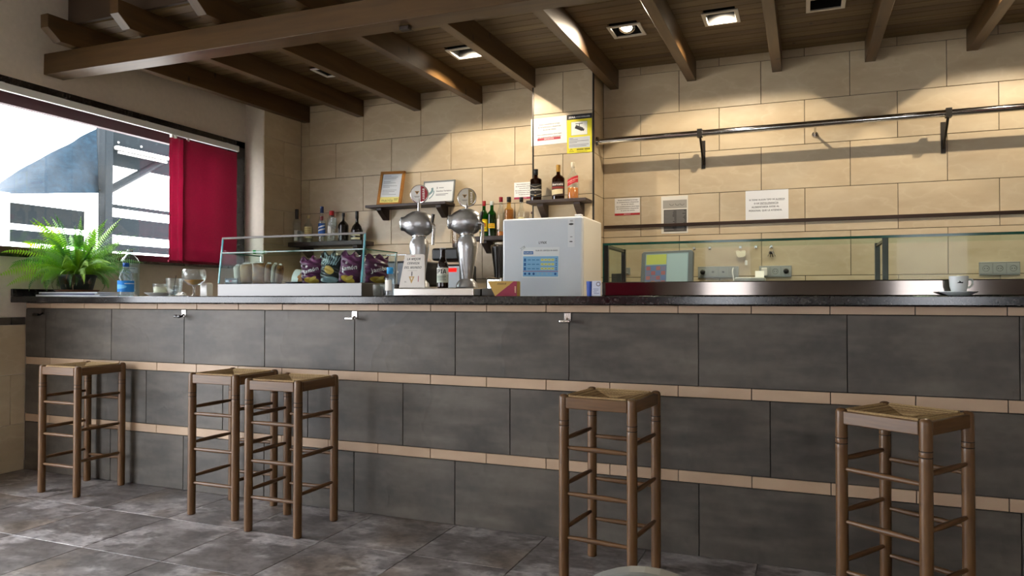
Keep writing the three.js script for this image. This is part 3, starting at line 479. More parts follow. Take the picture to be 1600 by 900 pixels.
shelf('dark shelf on the pillar above the refrigerator', 2.52, 3.008, 1.905, -2.2535, -2.074, [2.62, 2.92]);

// ---------------------------------------------------------------- frames, notices and the camera-surveillance sign
{
  const lean = (name, label, cat, x0, x1, y0, h, tiltX, frameW, frameMat, face, roll = 0) => {
    const t = thing(name, label, cat, [(x0 + x1) / 2, y0, ZB + 0.115], 0), w = x1 - x0; t.rotation.set(tiltX, 0, roll);
    part(t, 'frame', merge([bx(w, frameW, 0.018, 0, frameW / 2, 0), bx(w, frameW, 0.018, 0, h - frameW / 2, 0), bx(frameW, h, 0.018, -w / 2 + frameW / 2, h / 2, 0), bx(frameW, h, 0.018, w / 2 - frameW / 2, h / 2, 0), bx(w - 0.01, h - 0.01, 0.004, 0, h / 2, -0.006)]), frameMat);
    part(t, 'print', new THREE.PlaneGeometry(w - 2 * frameW, h - 2 * frameW), face, [0, h / 2, 0.001]);
    return t;
  };
  const oak = std(0xffffff, 0.4, 0, { map: woodTex(0xb07834, 0x99632a, 0xc08a44, 431, 0.1) });
  lean('framed_certificate', 'oak framed document with yellow footer leaning on the wall shelf', 'picture frame', 0.905, 1.16, 1.982, 0.325, -0.19, 0.025, oak, print(256, 340, (x, w, h) => { fillBg(x, w, h, '#d5dce2'); x.fillStyle = '#6d7780'; for (let i = 0; i < 14; i++) if (i !== 3 && i !== 6 && i !== 9) x.fillRect(20, 18 + i * 17, i % 4 === 0 ? 90 : 206 - 22 * (i % 3), 4); fillBg2(x, 0, 272, w, 68, '#e6df8c'); txt(x, 'macrila', 96, 312, 46, '#5f6a34', 'center', ''); x.fillStyle = '#5f6a34'; x.fillRect(186, 292, 52, 5); x.fillRect(186, 306, 44, 5); }, 0.3), -0.035);
  lean('framed_certificate', 'white document with grey border and leaf emblem on the wall shelf', 'picture frame', 1.378, 1.69, 1.982, 0.205, -0.19, 0.01, std(0x83898a, 0.4), print(360, 230, (x, w, h) => { fillBg(x, w, h, '#e4e8e8'); x.strokeStyle = '#7e9aa0'; x.lineWidth = 26; x.beginPath(); x.moveTo(26, 200); x.quadraticCurveTo(40, 150, 78, 128); x.quadraticCurveTo(112, 104, 96, 66); x.stroke(); x.lineWidth = 12; x.beginPath(); x.moveTo(70, 190); x.quadraticCurveTo(130, 150, 120, 100); x.stroke(); txt(x, '3', 150, 70, 30, '#445', 'left', 'bold'); x.fillStyle = '#8b9698'; x.fillRect(180, 66, 60, 8); txt(x, 'Destino Turístico', 150, 108, 23, '#556', 'left', 'bold'); x.fillRect(150, 140, 150, 5); x.fillRect(150, 154, 120, 5); }, 0.3));
  const sheet = (name, label, cat, x0, x1, y0, y1, z, mat, roll = 0) => { const t = thing(name, label, cat, [(x0 + x1) / 2, (y0 + y1) / 2, z]); t.rotation.z = roll; part(t, 'sheet', bx(x1 - x0, y1 - y0, 0.0012), mat); return t; };
  const minors = (bar, big) => print(512, 360, (x, w, h) => {
    fillBg(x, w, h, '#ecebe8'); const s = big ? 30 : 22, o = big ? 12 : 60;
    ['Nueva modalidad en la hoja', 'de reclamaciones a disposición', 'de uso del cliente'].forEach((l, i) => txt(x, l, w / 2 + 10, o + 30 + i * (s + 14), s, '#33302e', 'center', 'bold'));
    ['Este establecimiento tiene hojas', 'de reclamaciones a disposición', 'de quien las solicite'].forEach((l, i) => txt(x, l, w / 2 + 10, o + 165 + i * (s + 12), s, '#33302e', 'center', 'bold'));
    x.fillStyle = bar; if (big) x.fillRect(0, h - 44, w, 44); else x.fillRect(90, h - 92, w - 180, 32); txt(x, 'IMPORTANTE', w / 2, big ? h - 22 : h - 76, 22, '#f4e4e4', 'center', 'bold');
  }, 0.6);
  sheet('notice_sheet', 'white notice with a red bar taped to the pillar beside the yellow sign', 'notice', 2.497, 2.8, 2.372, 2.592, -2.252, minors('#b4434f', false), 0.02);
  sheet('notice_sheet', 'white red-footed notice half hidden behind the dark whisky bottle', 'notice', 2.224, 2.405, 1.99, 2.135, WZ + 0.0012, minors('#b2385a', true));
  sheet('notice_sheet', 'small white notice with red footer on the wall right of the refrigerator', 'notice', 3.112, 3.319, 1.812, 1.952, WZ + 0.0012, minors('#b3222c', true));
  sheet('surveillance_sign', 'yellow video surveillance sign with camera picture on the pillar', 'sign', 2.802, 3.007, 2.287, 2.594, -2.251, print(320, 480, (x, w, h) => {
    fillBg(x, w, h, '#e3d82e'); fillBg2(x, 0, 0, w, 62, '#16151a'); txt(x, 'ZONA', 22, 34, 32, '#fff', 'left', 'bold'); txt(x, 'VIDEOVIGILADA', 116, 34, 25, '#fff', 'left', '');
    fillBg2(x, 54, 92, 208, 168, '#e8eae4'); x.strokeStyle = '#8a8a3a'; x.lineWidth = 3; x.strokeRect(54, 92, 208, 168);
    x.save(); x.translate(160, 180); x.fillStyle = '#222'; x.fillRect(-50, -66, 92, 8); x.fillRect(-4, -64, 8, 40); x.rotate(0.42); x.fillRect(-58, -26, 100, 44); x.fillRect(42, -18, 22, 28); x.fillStyle = '#4a4a52'; x.fillRect(-50, -18, 80, 8); x.restore();
    fillBg2(x, 24, 282, 272, 136, '#c8ccd0'); x.fillStyle = '#5c6066'; [[30, 294, 50], [30, 310, 110], [30, 330, 250], [30, 348, 100], [30, 376, 250], [30, 394, 220]].forEach(([a, b, c]) => x.fillRect(a, b, c, 5));
    x.fillStyle = '#3a3610'; for (let i = 0; i < 9; i++) x.fillRect(128 + i * 18 + (i > 4 ? 8 : 0), 430, 13, 18); x.fillStyle = '#6b6414'; x.fillRect(130, 462, 130, 5); x.strokeStyle = '#55500f'; x.lineWidth = 4; x.beginPath(); x.moveTo(40, 446); x.lineTo(56, 426); x.lineTo(72, 446); x.stroke(); x.fillRect(30, 456, 60, 6);
  }, 0.45));
  sheet('price_poster', 'grey printed poster with two dark columns behind the metal strip', 'poster', 3.492, 3.702, 1.652, 1.95, WZ + 0.0012, print(280, 400, (x, w, h) => {
    fillBg(x, w, h, '#d9d6cc'); fillBg2(x, 18, 44, 250, 90, '#9b9890'); x.strokeStyle = '#55524c'; x.lineWidth = 4; for (const a of [110, 170, 220]) { x.beginPath(); x.arc(a, 80, 22, 0.4, 3); x.stroke(); } fillBg2(x, 26, 146, 240, 236, '#4b4a48');
    x.fillStyle = '#8b8a86'; for (let i = 0; i < 15; i++) { x.fillRect(36, 160 + i * 14, 80 + 26 * hash(i, 1, 3), 4); x.fillRect(160, 160 + i * 14, 60 + 36 * hash(i, 2, 3), 4); }
  }));
  sheet('allergy_notice', 'white allergy notice sheet taped above the metal wall strip', 'notice', 4.136, 4.444, 1.735, 1.958, WZ + 0.0012, print(620, 440, (x, w, h) => {
    fillBg(x, w, h, '#e9ebec'); const c = '#4a4d52';
    txt(x, 'SI TIENE ALGUN TIPO DE ALERGIA', w / 2, 140, 32, c, 'center', 'bold'); txt(x, 'O DE INTOLERANCIA', w / 2 - 10, 196, 36, c, 'center', 'bold'); txt(x, 'ALIMENTARIA AVISE AL', w / 2 - 20, 250, 36, c, 'center', 'bold'); txt(x, 'PERSONAL QUE LE ATIENDA.', w / 2 - 20, 304, 36, c, 'center', 'bold');
    x.fillStyle = c; x.fillRect(430, 158, 130, 3); x.fillRect(212, 214, 260, 3);
  }));
}
function fillBg2(x, a, b, c, d, col) { x.fillStyle = col; x.fillRect(a, b, c, d); }

// ---------------------------------------------------------------- things fixed to the back wall
{
  const r = thing('glass_rail', 'polished tubular rail on brackets across the upper back wall', 'rail');
  const y = 2.386, z = -2.36;
  part(r, 'tube', rod(V(3.0205, y, z), V(XR - 0.01, y, z), 0.0245, 0.0245, 24), chrome);
  part(r, 'wall_flange', rod(V(3.0185, y, z), V(3.032, y, z), 0.042, 0.036, 20), chrome);
  for (const x of [3.822, 5.46, 7.1]) { part(r, 'bracket', merge([bx(0.03, 0.22, 0.004, x, y - 0.125, WZ + 0.003), rod(V(x, y - 0.2, WZ + 0.006), V(x, y - 0.01, z), 0.009, 0.009, 8), bx(0.036, 0.06, 0.056, x, y, z)]), darkSteel); }
  part(r, 'clip', rod(V(4.63, y - 0.01, z), V(4.63, y - 0.035, WZ), 0.008, 0.008, 8), steel); part(r, 'clip_plate', rod(V(4.63, y - 0.032, WZ + 0.012), V(4.63, y - 0.034, WZ), 0.02, 0.024, 12), steel);
  one('wall_strip', 'narrow dark metal strip running level along the back wall tiles', 'strip', rb(XR - 3.03, 0.026, 0.014, 0.003, 0, 0, 0, 1), std(0x4b3c33, 0.3, 0.85), [(XR + 3.02) / 2, 1.719, WZ + 0.008]);
  const hookG = merge([rb(0.02, 0.022, 0.006, 0.002, 0, 0, 0.003, 1), tube([[0, -0.004, 0.006], [0, -0.014, 0.014], [0, -0.008, 0.024]], 0.003, 10, 6)]);
  [[3.749, 'nearest the monitor'], [3.867, 'second from the monitor'], [4.097, 'carrying the white butterfly'], [4.209, 'between butterfly and keys'], [4.32, 'carrying the key bunch']].forEach(([x, s]) => one('key_hook', 'tiny steel adhesive hook on the wall, ' + s, 'hook', hookG, steel, [x, 1.528, WZ], 0, 'key hooks above the sockets'));
  const f = thing('butterfly_keyring', 'cream butterfly shaped key holder hanging from a wall hook', 'key holder', [4.1, 1.475, WZ + 0.018]);
  const s = new THREE.Shape(); s.moveTo(0, 0.008); s.bezierCurveTo(0.01, 0.035, 0.042, 0.03, 0.034, 0.004); s.bezierCurveTo(0.04, -0.014, 0.016, -0.034, 0, -0.022); s.bezierCurveTo(-0.016, -0.034, -0.036, -0.014, -0.03, 0.004); s.bezierCurveTo(-0.042, 0.03, -0.01, 0.03, 0, 0.008);
  part(f, 'wings', new THREE.ExtrudeGeometry(s, { depth: 0.006, bevelEnabled: true, bevelSize: 0.002, bevelThickness: 0.002, bevelSegments: 2 }).translate(0, 0, -0.003), std(0xece3c8, 0.5)); part(f, 'string', tube([[0, 0.02, 0], [0, 0.04, 0], [-0.003, 0.05, 0.002]], 0.0012, 8, 5), paper);
  part(f, 'tag_cord', tube([[0.02, -0.014, 0], [0.03, -0.04, 0], [0.036, -0.05, 0]], 0.001, 8, 5), burnt); part(f, 'tag', rb(0.02, 0.036, 0.008, 0.003, 0.04, -0.068, 0, 1), white);
  const k = thing('key_bunch', 'bunch of dark and silver keys hanging on a wall hook', 'keys', [4.322, 1.492, WZ + 0.02]);
  part(k, 'ring', new THREE.TorusGeometry(0.016, 0.0018, 6, 20).translate(0, 0.012, 0), steel);
  [[-0.5, steel], [-0.15, darkSteel], [0.2, blackGloss], [0.55, steel]].forEach(([a, m]) => part(k, 'key', merge([rb(0.016, 0.02, 0.003, 0.001, 0, -0.012, 0, 1), bx(0.006, 0.026, 0.002, 0, -0.033, 0)]), m, [0.01 * a, 0, 0.004 * a], [0, 0.3, a]));
  const sockets = (label, x0, x1, y0, y1, kinds) => {
    const t = thing('socket_plate', label, 'socket', [0, 0, WZ], 0, 'wall socket plates'), w = (x1 - x0) / kinds.length;
    part(t, 'plate', rb(x1 - x0, y1 - y0, 0.01, 0.003, (x0 + x1) / 2, (y0 + y1) / 2, 0.005, 1), std(0x9a9c98, 0.35, 0.5));
    kinds.forEach((q, i) => { const x = x0 + (i + 0.5) * w, y = (y0 + y1) / 2; part(t, 'module', rb(w * 0.9, (y1 - y0) * 0.74, 0.003, 0.001, x, y, 0.0105, 1), std(0xa5a7a2, 0.4, 0.3)); if (q === 's') { part(t, 'socket_well', lathe([[0.0205, 0.004], [0.019, 0.0045], [0.018, 0.0015], [0, 0.0015]], 24).rotateX(Math.PI / 2), std(0x4b4a46, 0.5), [x, y, 0.0095]); part(t, 'pin_hole', merge([rod(V(-0.008, 0, 0), V(-0.008, 0, 0.002), 0.003), rod(V(0.008, 0, 0), V(0.008, 0, 0.002), 0.003)]), black, [x, y, 0.0105]); } if (q === 'd') part(t, 'data_port', bx(0.014, 0.012, 0.002, x, y, 0.0125), black); if (q === 'p') part(t, 'plug', lathe([[0.0, 0.03], [0.014, 0.03], [0.019, 0.02], [0.019, 0.0], [0, 0]], 20).rotateX(Math.PI / 2), black, [x, y, 0.012]); });
    return t;
  };
  sockets('four gang grey socket plate on the wall beside the monitor', 3.778, 4.084, 1.294, 1.384, ['p', 'd', 'd', 's']);
  sockets('three gang grey socket plate with plugged charger under the keys', 4.234, 4.464, 1.296, 1.382, ['s', 's', 'p']);
  sockets('three gang grey socket plate at the far end of the wall', 5.667, 5.905, 1.294, 1.386, ['s', 's', 's']);
  sockets('single white socket at the refrigerator side of the monitor', 3.19, 3.24, 1.329, 1.385, ['s']);
  const c = thing('power_cable', 'white cable hanging from the four gang socket plate', 'cable'); part(c, 'cord', tube([[4.045, 1.37, WZ + 0.02], [4.04, 1.34, WZ + 0.04], [4.05, 1.28, WZ + 0.045], [4.06, 1.1, WZ + 0.05], [4.06, 0.885, WZ + 0.36]], 0.005, 30, 6), white);
  one('usb_charger', 'white charger plug standing in the three gang plate', 'charger', rb(0.042, 0.06, 0.04, 0.006, 0, 0, 0.02, 2), white, [4.272, 1.335, WZ + 0.014]);
}
// ---------------------------------------------------------------- machines on the back counter
{
  const t = thing('refrigerator', 'white compact refrigerator with a chart taped to its door', 'refrigerator', [2.783, 0.88, 0]);
  part(t, 'cabinet', rb(0.606, 0.842, 0.49, 0.012, 0, 0.424, -1.999, 2), std(0xe6e3d8, 0.4));
  part(t, 'door', rb(0.616, 0.832, 0.05, 0.016, 0, 0.424, -1.726, 3), phys({ color: 0xd4dae0, roughness: 0.17, clearcoat: 0.6, clearcoatRoughness: 0.08 }));
  part(t, 'hinge_cap', rb(0.05, 0.014, 0.05, 0.005, 0.27, 0.848, -1.74, 2), white);
  for (const x of [-0.25, 0.25]) part(t, 'foot', lathe([[0, 0], [0.02, 0], [0.02, 0.006], [0, 0.006]], 12), black, [x, 0, -1.8]);
  part(t, 'brand_lettering', new THREE.PlaneGeometry(0.1, 0.028), print(256, 72, (x, w, h) => { fillBg(x, w, h, '#d4dae0'); txt(x, 'LYNX', w / 2, h / 2, 64, '#2c3036', 'center', 'bold'); }, 0.2), [0.008, 0.657, -1.7004]);
  part(t, 'control_strip', bx(0.05, 0.2, 0.003, 0.225, 0.72, -1.7), print(64, 256, (x, w, h) => { fillBg(x, w, h, '#d9dcdf'); x.fillStyle = '#222'; x.beginPath(); x.ellipse(32, 46, 22, 9, 0, 0, 7); x.fill(); x.fillRect(22, 10, 26, 3); x.fillRect(22, 20, 26, 3); x.fillRect(22, 160, 22, 5); x.beginPath(); x.ellipse(30, 206, 16, 5, 0, 0, 7); x.fill(); }, 0.3));
  const c = thing('energy_chart', 'blue laminated chart with yellow boxes taped to the refrigerator door', 'chart', [2.776, 1.393, -1.6985]); c.rotation.z = -0.015;
  part(c, 'sheet', bx(0.285, 0.222, 0.0014), print(600, 460, (x, w, h) => {
    fillBg(x, w, h, '#dfe4e6'); fillBg2(x, 20, 60, 160, 46, '#2a5f9c'); txt(x, 'Dosificador', 100, 84, 26, '#dfeaf4', 'center', 'bold'); txt(x, 'PLAN DE LIMPIEZA EN BARES', 395, 50, 26, '#45484c', 'center', 'bold');
    fillBg2(x, 14, 136, 570, 304, '#7fb4da'); for (let r = 0; r < 3; r++) { fillBg2(x, 28, 168 + r * 66, 34, 46, '#1f5a98'); for (let k = 0; k < 3; k++) { x.fillStyle = '#4f86b4'; x.fillRect(90 + k * 70, 182 + r * 66, 50, 16); } for (let k = 0; k < 4; k++) { fillBg2(x, 304 + k * 56, 172 + r * 66, 48, 34, '#d9dc86'); x.fillStyle = '#555a2c'; x.fillRect(316 + k * 56, 186 + r * 66, 24, 5); } for (let k = 0; k < 2; k++) { x.fillStyle = '#3a4a78'; x.beginPath(); x.arc(552, 176 + r * 66 + k * 28, 9, 0, 7); x.fill(); } }
    fillBg2(x, 14, 358, 570, 8, '#a8284a'); for (let k = 0; k < 8; k++) { x.fillStyle = k < 3 || k > 6 ? '#1c4f8c' : '#8fb6d2'; x.beginPath(); x.arc(50 + k * 70, 400, 18, 0, 7); x.fill(); }
  }, 0.15));
  part(c, 'tape', rb(0.04, 0.02, 0.0006, 0.0002, 0, 0, 0, 1), tint(0xf5f7f6, 0.3), [-0.14, 0.106, 0.001], [0, 0, 0.5]);

  const m = thing('coffee_machine', 'dark espresso machine behind the glass case and first tap', 'coffee machine', [1.44, 0.88, -1.98]);
  part(m, 'housing', rb(0.6, 0.3, 0.48, 0.02, 0, 0.17, 0, 2), darkGrey); part(m, 'upper_body', rb(0.62, 0.2, 0.46, 0.02, 0, 0.45, -0.01, 2), std(0x3a3e42, 0.35, 0.4)); part(m, 'cup_rail', merge([rod(V(-0.3, 0.6, 0.2), V(0.3, 0.6, 0.2), 0.006), rod(V(-0.3, 0.55, 0.2), V(-0.3, 0.6, 0.2), 0.006), rod(V(0.3, 0.55, 0.2), V(0.3, 0.6, 0.2), 0.006)]), chrome);
  part(m, 'drip_tray', rb(0.56, 0.05, 0.16, 0.01, 0, 0.045, 0.3, 1), steelBrushed); for (const x of [-0.16, 0.14]) { part(m, 'group_head', rod(V(x, 0.36, 0.27), V(x, 0.29, 0.27), 0.04, 0.035, 16), chrome); part(m, 'portafilter', rod(V(x, 0.28, 0.28), V(x, 0.26, 0.44), 0.012), black); }
  part(m, 'button_row', merge([0, 1, 2, 3].map((i) => new THREE.SphereGeometry(0.008, 8, 6).translate(0.02 + i * 0.045, 0.46, 0.222))), std(0xdfe8f0, 0.3)); 
  const led = new THREE.MeshStandardMaterial({ color: 0x300404, emissive: 0xff1a12, emissiveIntensity: 1.6 });
  part(m, 'led_display', bx(0.08, 0.024, 0.004, 0.24, 0.46, 0.222), led);
  const cl = thing('cleaning_cloth', 'crumpled pale pink cloth lying on top of the espresso machine', 'cloth', [1.6, 1.431, -1.97]); const cg = new THREE.SphereGeometry(0.11, 28, 14, 0, 6.2832, 0, Math.PI / 2), cp = cg.attributes.position; for (let i = 0; i < cp.count; i++) { const x = cp.getX(i), y = cp.getY(i), z = cp.getZ(i), q = 0.75 + 0.5 * fbm(x * 3 + 0.5, z * 3 + 0.5, 9, 9, 3, 447); cp.setXYZ(i, x * q, Math.max(0.002, y * 0.42 * q), z * q * 0.8); } cg.computeVertexNormals(); part(cl, 'cloth', cg, std(0xdccdc4, 0.95));
  const gr = thing('coffee_grinder', 'black grinder with clear bean hopper between the beer taps', 'grinder', [1.985, 0.88, -1.97]);
  part(gr, 'body', rb(0.2, 0.52, 0.26, 0.02, 0, 0.26, 0, 2), std(0x1d1f22, 0.35)); part(gr, 'collar', rb(0.24, 0.1, 0.3, 0.02, -0.05, 0.6, 0, 2), black); part(gr, 'front_panel', bx(0.12, 0.17, 0.004, 0.01, 0.42, 0.132), std(0xa7b0b4, 0.35)); part(gr, 'led_display', bx(0.07, 0.03, 0.004, 0.01, 0.475, 0.136), led);
  part(gr, 'bean_hopper', lathe([[0.045, 0.64], [0.052, 0.66], [0.062, 0.8], [0.06, 0.81], [0, 0.815]], 24), tint(0xd9d2c8, 0.1)); part(gr, 'beans', lathe([[0, 0.645], [0.043, 0.645], [0.05, 0.665], [0.053, 0.69], [0, 0.7]], 20), std(0x2a1810, 0.5));
  const g2 = thing('coffee_grinder', 'slim black and chrome grinder beside the refrigerator', 'grinder', [2.275, 0.88, -2.1]);
  part(g2, 'body', rb(0.14, 0.42, 0.2, 0.02, 0, 0.21, 0, 2), chrome); part(g2, 'hopper', lathe([[0.035, 0.42], [0.04, 0.5], [0.062, 0.66], [0.06, 0.68], [0, 0.69]], 20), std(0x24211f, 0.2)); part(g2, 'lid', lathe([[0.03, 0.685], [0.03, 0.7], [0, 0.705]], 14), std(0x9a9a98, 0.3)); part(g2, 'lever', rod(V(0.04, 0.2, 0.1), V(0.07, 0.34, 0.14), 0.008), black);

  const p = thing('touch_monitor', 'grey touch screen till monitor tilted back beside the glass case', 'monitor', [3.62, 0.88, -2.06]);
  const sc = new THREE.Group(); sc.name = 'screen_unit'; sc.position.set(0, 0.46, 0); sc.rotation.set(-0.22, -0.08, 0.0); p.add(sc);
  part(sc, 'bezel', (() => { const s2 = new THREE.Shape(); const w = 0.187, h = 0.142, r2 = 0.012; s2.moveTo(-w + r2, -h); s2.lineTo(w - r2, -h); s2.lineTo(w, -h + r2); s2.lineTo(w, h - r2); s2.lineTo(w - r2, h); s2.lineTo(-w + r2, h); s2.lineTo(-w, h - r2); s2.lineTo(-w, -h + r2); s2.closePath(); return new THREE.ExtrudeGeometry(s2, { depth: 0.04, bevelEnabled: true, bevelSize: 0.003, bevelThickness: 0.003, bevelSegments: 2 }).translate(0, 0, -0.04); })(), std(0x5d6265, 0.45));
  const smat = print(400, 300, (x, w, h) => { fillBg(x, w, h, '#7d9096'); fillBg2(x, 8, 8, 190, 92, '#a3a958'); fillBg2(x, 0, 108, 200, 192, '#5c6c86'); for (let r = 0; r < 4; r++) for (let k = 0; k < 4; k++) { x.fillStyle = ['#8c5a60', '#5c6a8e', '#8f5f60', '#6f6880'][(r * 3 + k) % 4]; x.fillRect(10 + k * 47, 118 + r * 44, 40, 36); } fillBg2(x, 204, 8, 190, 284, '#93a5a8'); }, 0.08);
  smat.emissive = new THREE.Color(0xffffff); smat.emissiveMap = smat.map; smat.emissiveIntensity = 0.1;
  part(sc, 'screen', new THREE.PlaneGeometry(0.315, 0.245), smat, [0, 0.004, 0.004]);
  part(p, 'stand', merge([rb(0.08, 0.3, 0.06, 0.01, 0, 0.25, -0.07, 1), rb(0.24, 0.03, 0.22, 0.008, 0, 0.015, -0.03, 1)]), darkGrey);
  one('card_terminal', 'small dark box standing beside the till monitor', 'terminal', rb(0.075, 0.44, 0.06, 0.004, 0, 0.22, 0, 1), std(0x2c2a26, 0.5), [3.245, 0.88, -2.1]);
  const pr = thing('receipt_printer', 'white receipt printer top visible under the three gang socket plate', 'printer', [4.2, 0.88, -2.1]); part(pr, 'body', rb(0.2, 0.4, 0.2, 0.01, 0, 0.2, 0, 2), std(0x9fa19d, 0.5)); part(pr, 'paper_slip', bx(0.06, 0.05, 0.001, 0.06, 0.42, 0.06), paper, null, [-0.2, 0, 0]);
}

one('sensor_block', 'small dark block fixed under the big ceiling beam', 'block', rb(0.06, 0.022, 0.035, 0.003, 0, 0, 0, 1), std(0x2a2018, 0.5), [2.52, 2.616, -0.2]);

// ---------------------------------------------------------------- on the bar top: fern corner
{
  const mag = [[0.17, 0.012, -0.13, 0.55, 0.3, 0.03, 0xdfe3ea], [0.18, 0.026, -0.14, 0.5, 0.28, -0.04, 0xb9c1d6], [0.13, 0.016, -0.13, 0.52, 0.29, 0.0, 0x2a2f55]];
  [['open white newspaper at the bottom under the fern', 0.165, 0.006, -0.13, 0.56, 0.012, 0.03, 0xdfe3ea], ['dark blue magazine between newspaper and top magazine', 0.18, 0.0155, -0.13, 0.52, 0.007, -0.05, 0x2a2f6a], ['pale grey magazine directly under the plant saucer', 0.16, 0.024, -0.135, 0.5, 0.01, 0.05, 0xc5c8cf]].forEach(([s, x, y, z, w, h, a, c]) => { const t = thing('magazine', s, 'magazine', [x, Y0 + y, z], a, 'papers under the fern'); part(t, 'cover', rb(w, h, 0.29, 0.002, 0, 0, 0, 1), std(c, 0.5)); part(t, 'pages', rb(w - 0.006, h * 0.7, 0.286, 0.001, 0.004, 0, 0, 1), paper); });
  const F = thing('potted_fern', 'bushy green fern in a dark pot on magazines at the bar end', 'plant', [0.02, Y0 + 0.029, -0.17]);
  part(F, 'saucer', lathe([[0, 0], [0.115, 0], [0.135, 0.014], [0.131, 0.016], [0.11, 0.006], [0, 0.006]], 28), std(0x7a4a34, 0.7));
  part(F, 'pot', lathe([[0, 0.006], [0.09, 0.006], [0.112, 0.1], [0.118, 0.1], [0.118, 0.118], [0.108, 0.118], [0.1, 0.1], [0, 0.098]], 28), std(0x27322c, 0.5));
  part(F, 'soil', lathe([[0.105, 0.104], [0.05, 0.112], [0, 0.114]], 20), std(0x2a1d12, 0.95));
  const greens = [0x7fbf22, 0xa6d81f, 0x559a33, 0x3f7a30, 0x86b464].map((c) => phys({ color: c, roughness: 0.55, transmission: 0.42, thickness: 0 })), brown = phys({ color: 0x5a4426, roughness: 0.9, transmission: 0.1, thickness: 0 });
  const frond = (az, lift, len, droop, mat, wide = 0.03, roll = (rnd() < 0.5 ? -1 : 1) * rr(0.5, 1.25)) => {
    const P = [], N = 30, dir = V(Math.cos(az), 0, Math.sin(az)), side = V(-Math.sin(az), 0, Math.cos(az)); const pts = [];
    let pos = V(0.03 * dir.x, 0.112, 0.03 * dir.z), el = lift; const st = len / N;
    for (let i = 0; i <= N; i++) { pts.push(pos.clone()); const up = V(dir.x * Math.cos(el), Math.sin(el), dir.z * Math.cos(el)); pos = pos.clone().addScaledVector(up, st); const wx = pos.x + 0.02; if (wx < XL + 0.05) pos.x = XL + 0.05 - 0.02; if (pos.y < 0.0) pos.y = 0.0; el -= droop / N * (0.5 + i / N); }
    for (let i = 2; i < N; i++) {
      const t = i / N, w = wide * Math.pow(Math.sin(Math.PI * Math.min(1, 0.12 + t * 0.9)), 0.7), a = pts[i], tan = pts[i + 1].clone().sub(pts[i - 1]).normalize();
      for (const s of [-1, 1]) {
        const nrm = V(0, 1, 0).cross(tan).cross(tan).normalize().negate(), sd = side.clone().multiplyScalar(Math.cos(roll)).addScaledVector(nrm, Math.sin(roll)); const tip = a.clone().addScaledVector(sd, s * w).addScaledVector(tan, w * 0.25).add(V(0, -w * 0.22, 0)), h = st * 0.34, b0 = a.clone().addScaledVector(tan, -h), b1 = a.clone().addScaledVector(tan, h), m0 = b0.clone().lerp(tip, 0.6).addScaledVector(tan, -h * 0.2).add(V(0, 0.002, 0)), m1 = b1.clone().lerp(tip, 0.6).addScaledVector(tan, h * 0.1).add(V(0, 0.002, 0));
        for (const tri of [[b0, b1, m1], [b0, m1, m0], [m0, m1, tip]]) for (const q of tri) P.push(q.x, q.y, q.z);
      }
    }
    const g = new THREE.BufferGeometry(); g.setAttribute('position', new THREE.Float32BufferAttribute(P, 3)); g.computeVertexNormals(); g.setAttribute('uv', new THREE.Float32BufferAttribute(new Float32Array(P.length / 3 * 2), 2));
    const stem = new THREE.TubeGeometry(new THREE.CatmullRomCurve3(pts.filter((_, i) => i % 3 === 0)), 14, 0.0014, 4);
    part(F, 'frond', merge([g, stem]), mat);
  };
  // the long fronds that shape the outline, then the bush
  frond(2.05, 0.35, 0.43, 1.0, greens[1], 0.045); frond(2.3, 0.6, 0.42, 1.3, greens[0], 0.044); frond(1.85, 0.15, 0.4, 0.9, greens[1], 0.042); frond(2.15, 0.8, 0.45, 1.2, greens[1], 0.044); frond(2.5, 1.0, 0.44, 1.2, greens[1], 0.044); frond(1.5, 0.9, 0.4, 1.4, greens[4], 0.04);
  frond(-0.35, 1.18, 0.47, 0.55, greens[1], 0.046); frond(0.05, 0.75, 0.48, 0.75, greens[0], 0.044); frond(0.25, 0.5, 0.46, 0.9, greens[1], 0.044); frond(-0.6, 1.0, 0.45, 0.8, greens[4], 0.022);
  frond(2.8, 1.15, 0.42, 0.7, greens[1], 0.032); frond(1.2, 1.3, 0.45, 0.6, greens[2], 0.03); frond(3.6, 1.2, 0.4, 0.8, greens[0], 0.03); frond(-1.2, 1.25, 0.44, 0.6, greens[0], 0.03); frond(2.0, 1.25, 0.44, 0.6, greens[1], 0.034);
  for (let i = 0; i < 120; i++) { const az = rr(0, 6.283); frond(az, rr(0.35, 1.5), rr(0.18, 0.4), rr(0.6, 2.2), greens[Math.floor(rr(0, 5))], rr(0.026, 0.042)); }
  for (let i = 0; i < 26; i++) frond(rr(0, 6.283), rr(0.1, 0.7), rr(0.13, 0.24), rr(2.0, 3.2), i % 3 ? brown : greens[3], rr(0.016, 0.028));
  for (let i = 0; i < 18; i++) frond(rr(0, 6.283), rr(1.1, 1.5), rr(0.34, 0.47), rr(0.3, 0.9), greens[i % 3 === 0 ? 2 : i % 2], rr(0.03, 0.046));
  // bottles, glasses
  bottle('water_bottle', 'large clear water bottle standing behind the fern', [0.265, Y0, -0.37], { h: 0.32, r: 0.062, nr: 0.018, sh: 0.72, nk: 0.9, cap: 0xdfe6ea, capH: 0.018, mat: tint(0xe6f2f5), labels: [{ y0: 0.16, y1: 0.2, mat: LB.bigWater, arc: 2.4, at: 0.6 }] });
  bottle('water_bottle', 'small water bottle with blue cap and bright blue label', [0.573, Y0, -0.08], { h: 0.213, r: 0.047, nr: 0.017, sh: 0.5, nk: 0.82, cap: 0x1c56a8, capH: 0.024, mat: tint(0xe9f4f8), labels: [{ y0: 0.03, y1: 0.1, mat: LB.blueWater, arc: 6.28, at: 0.4 }] });
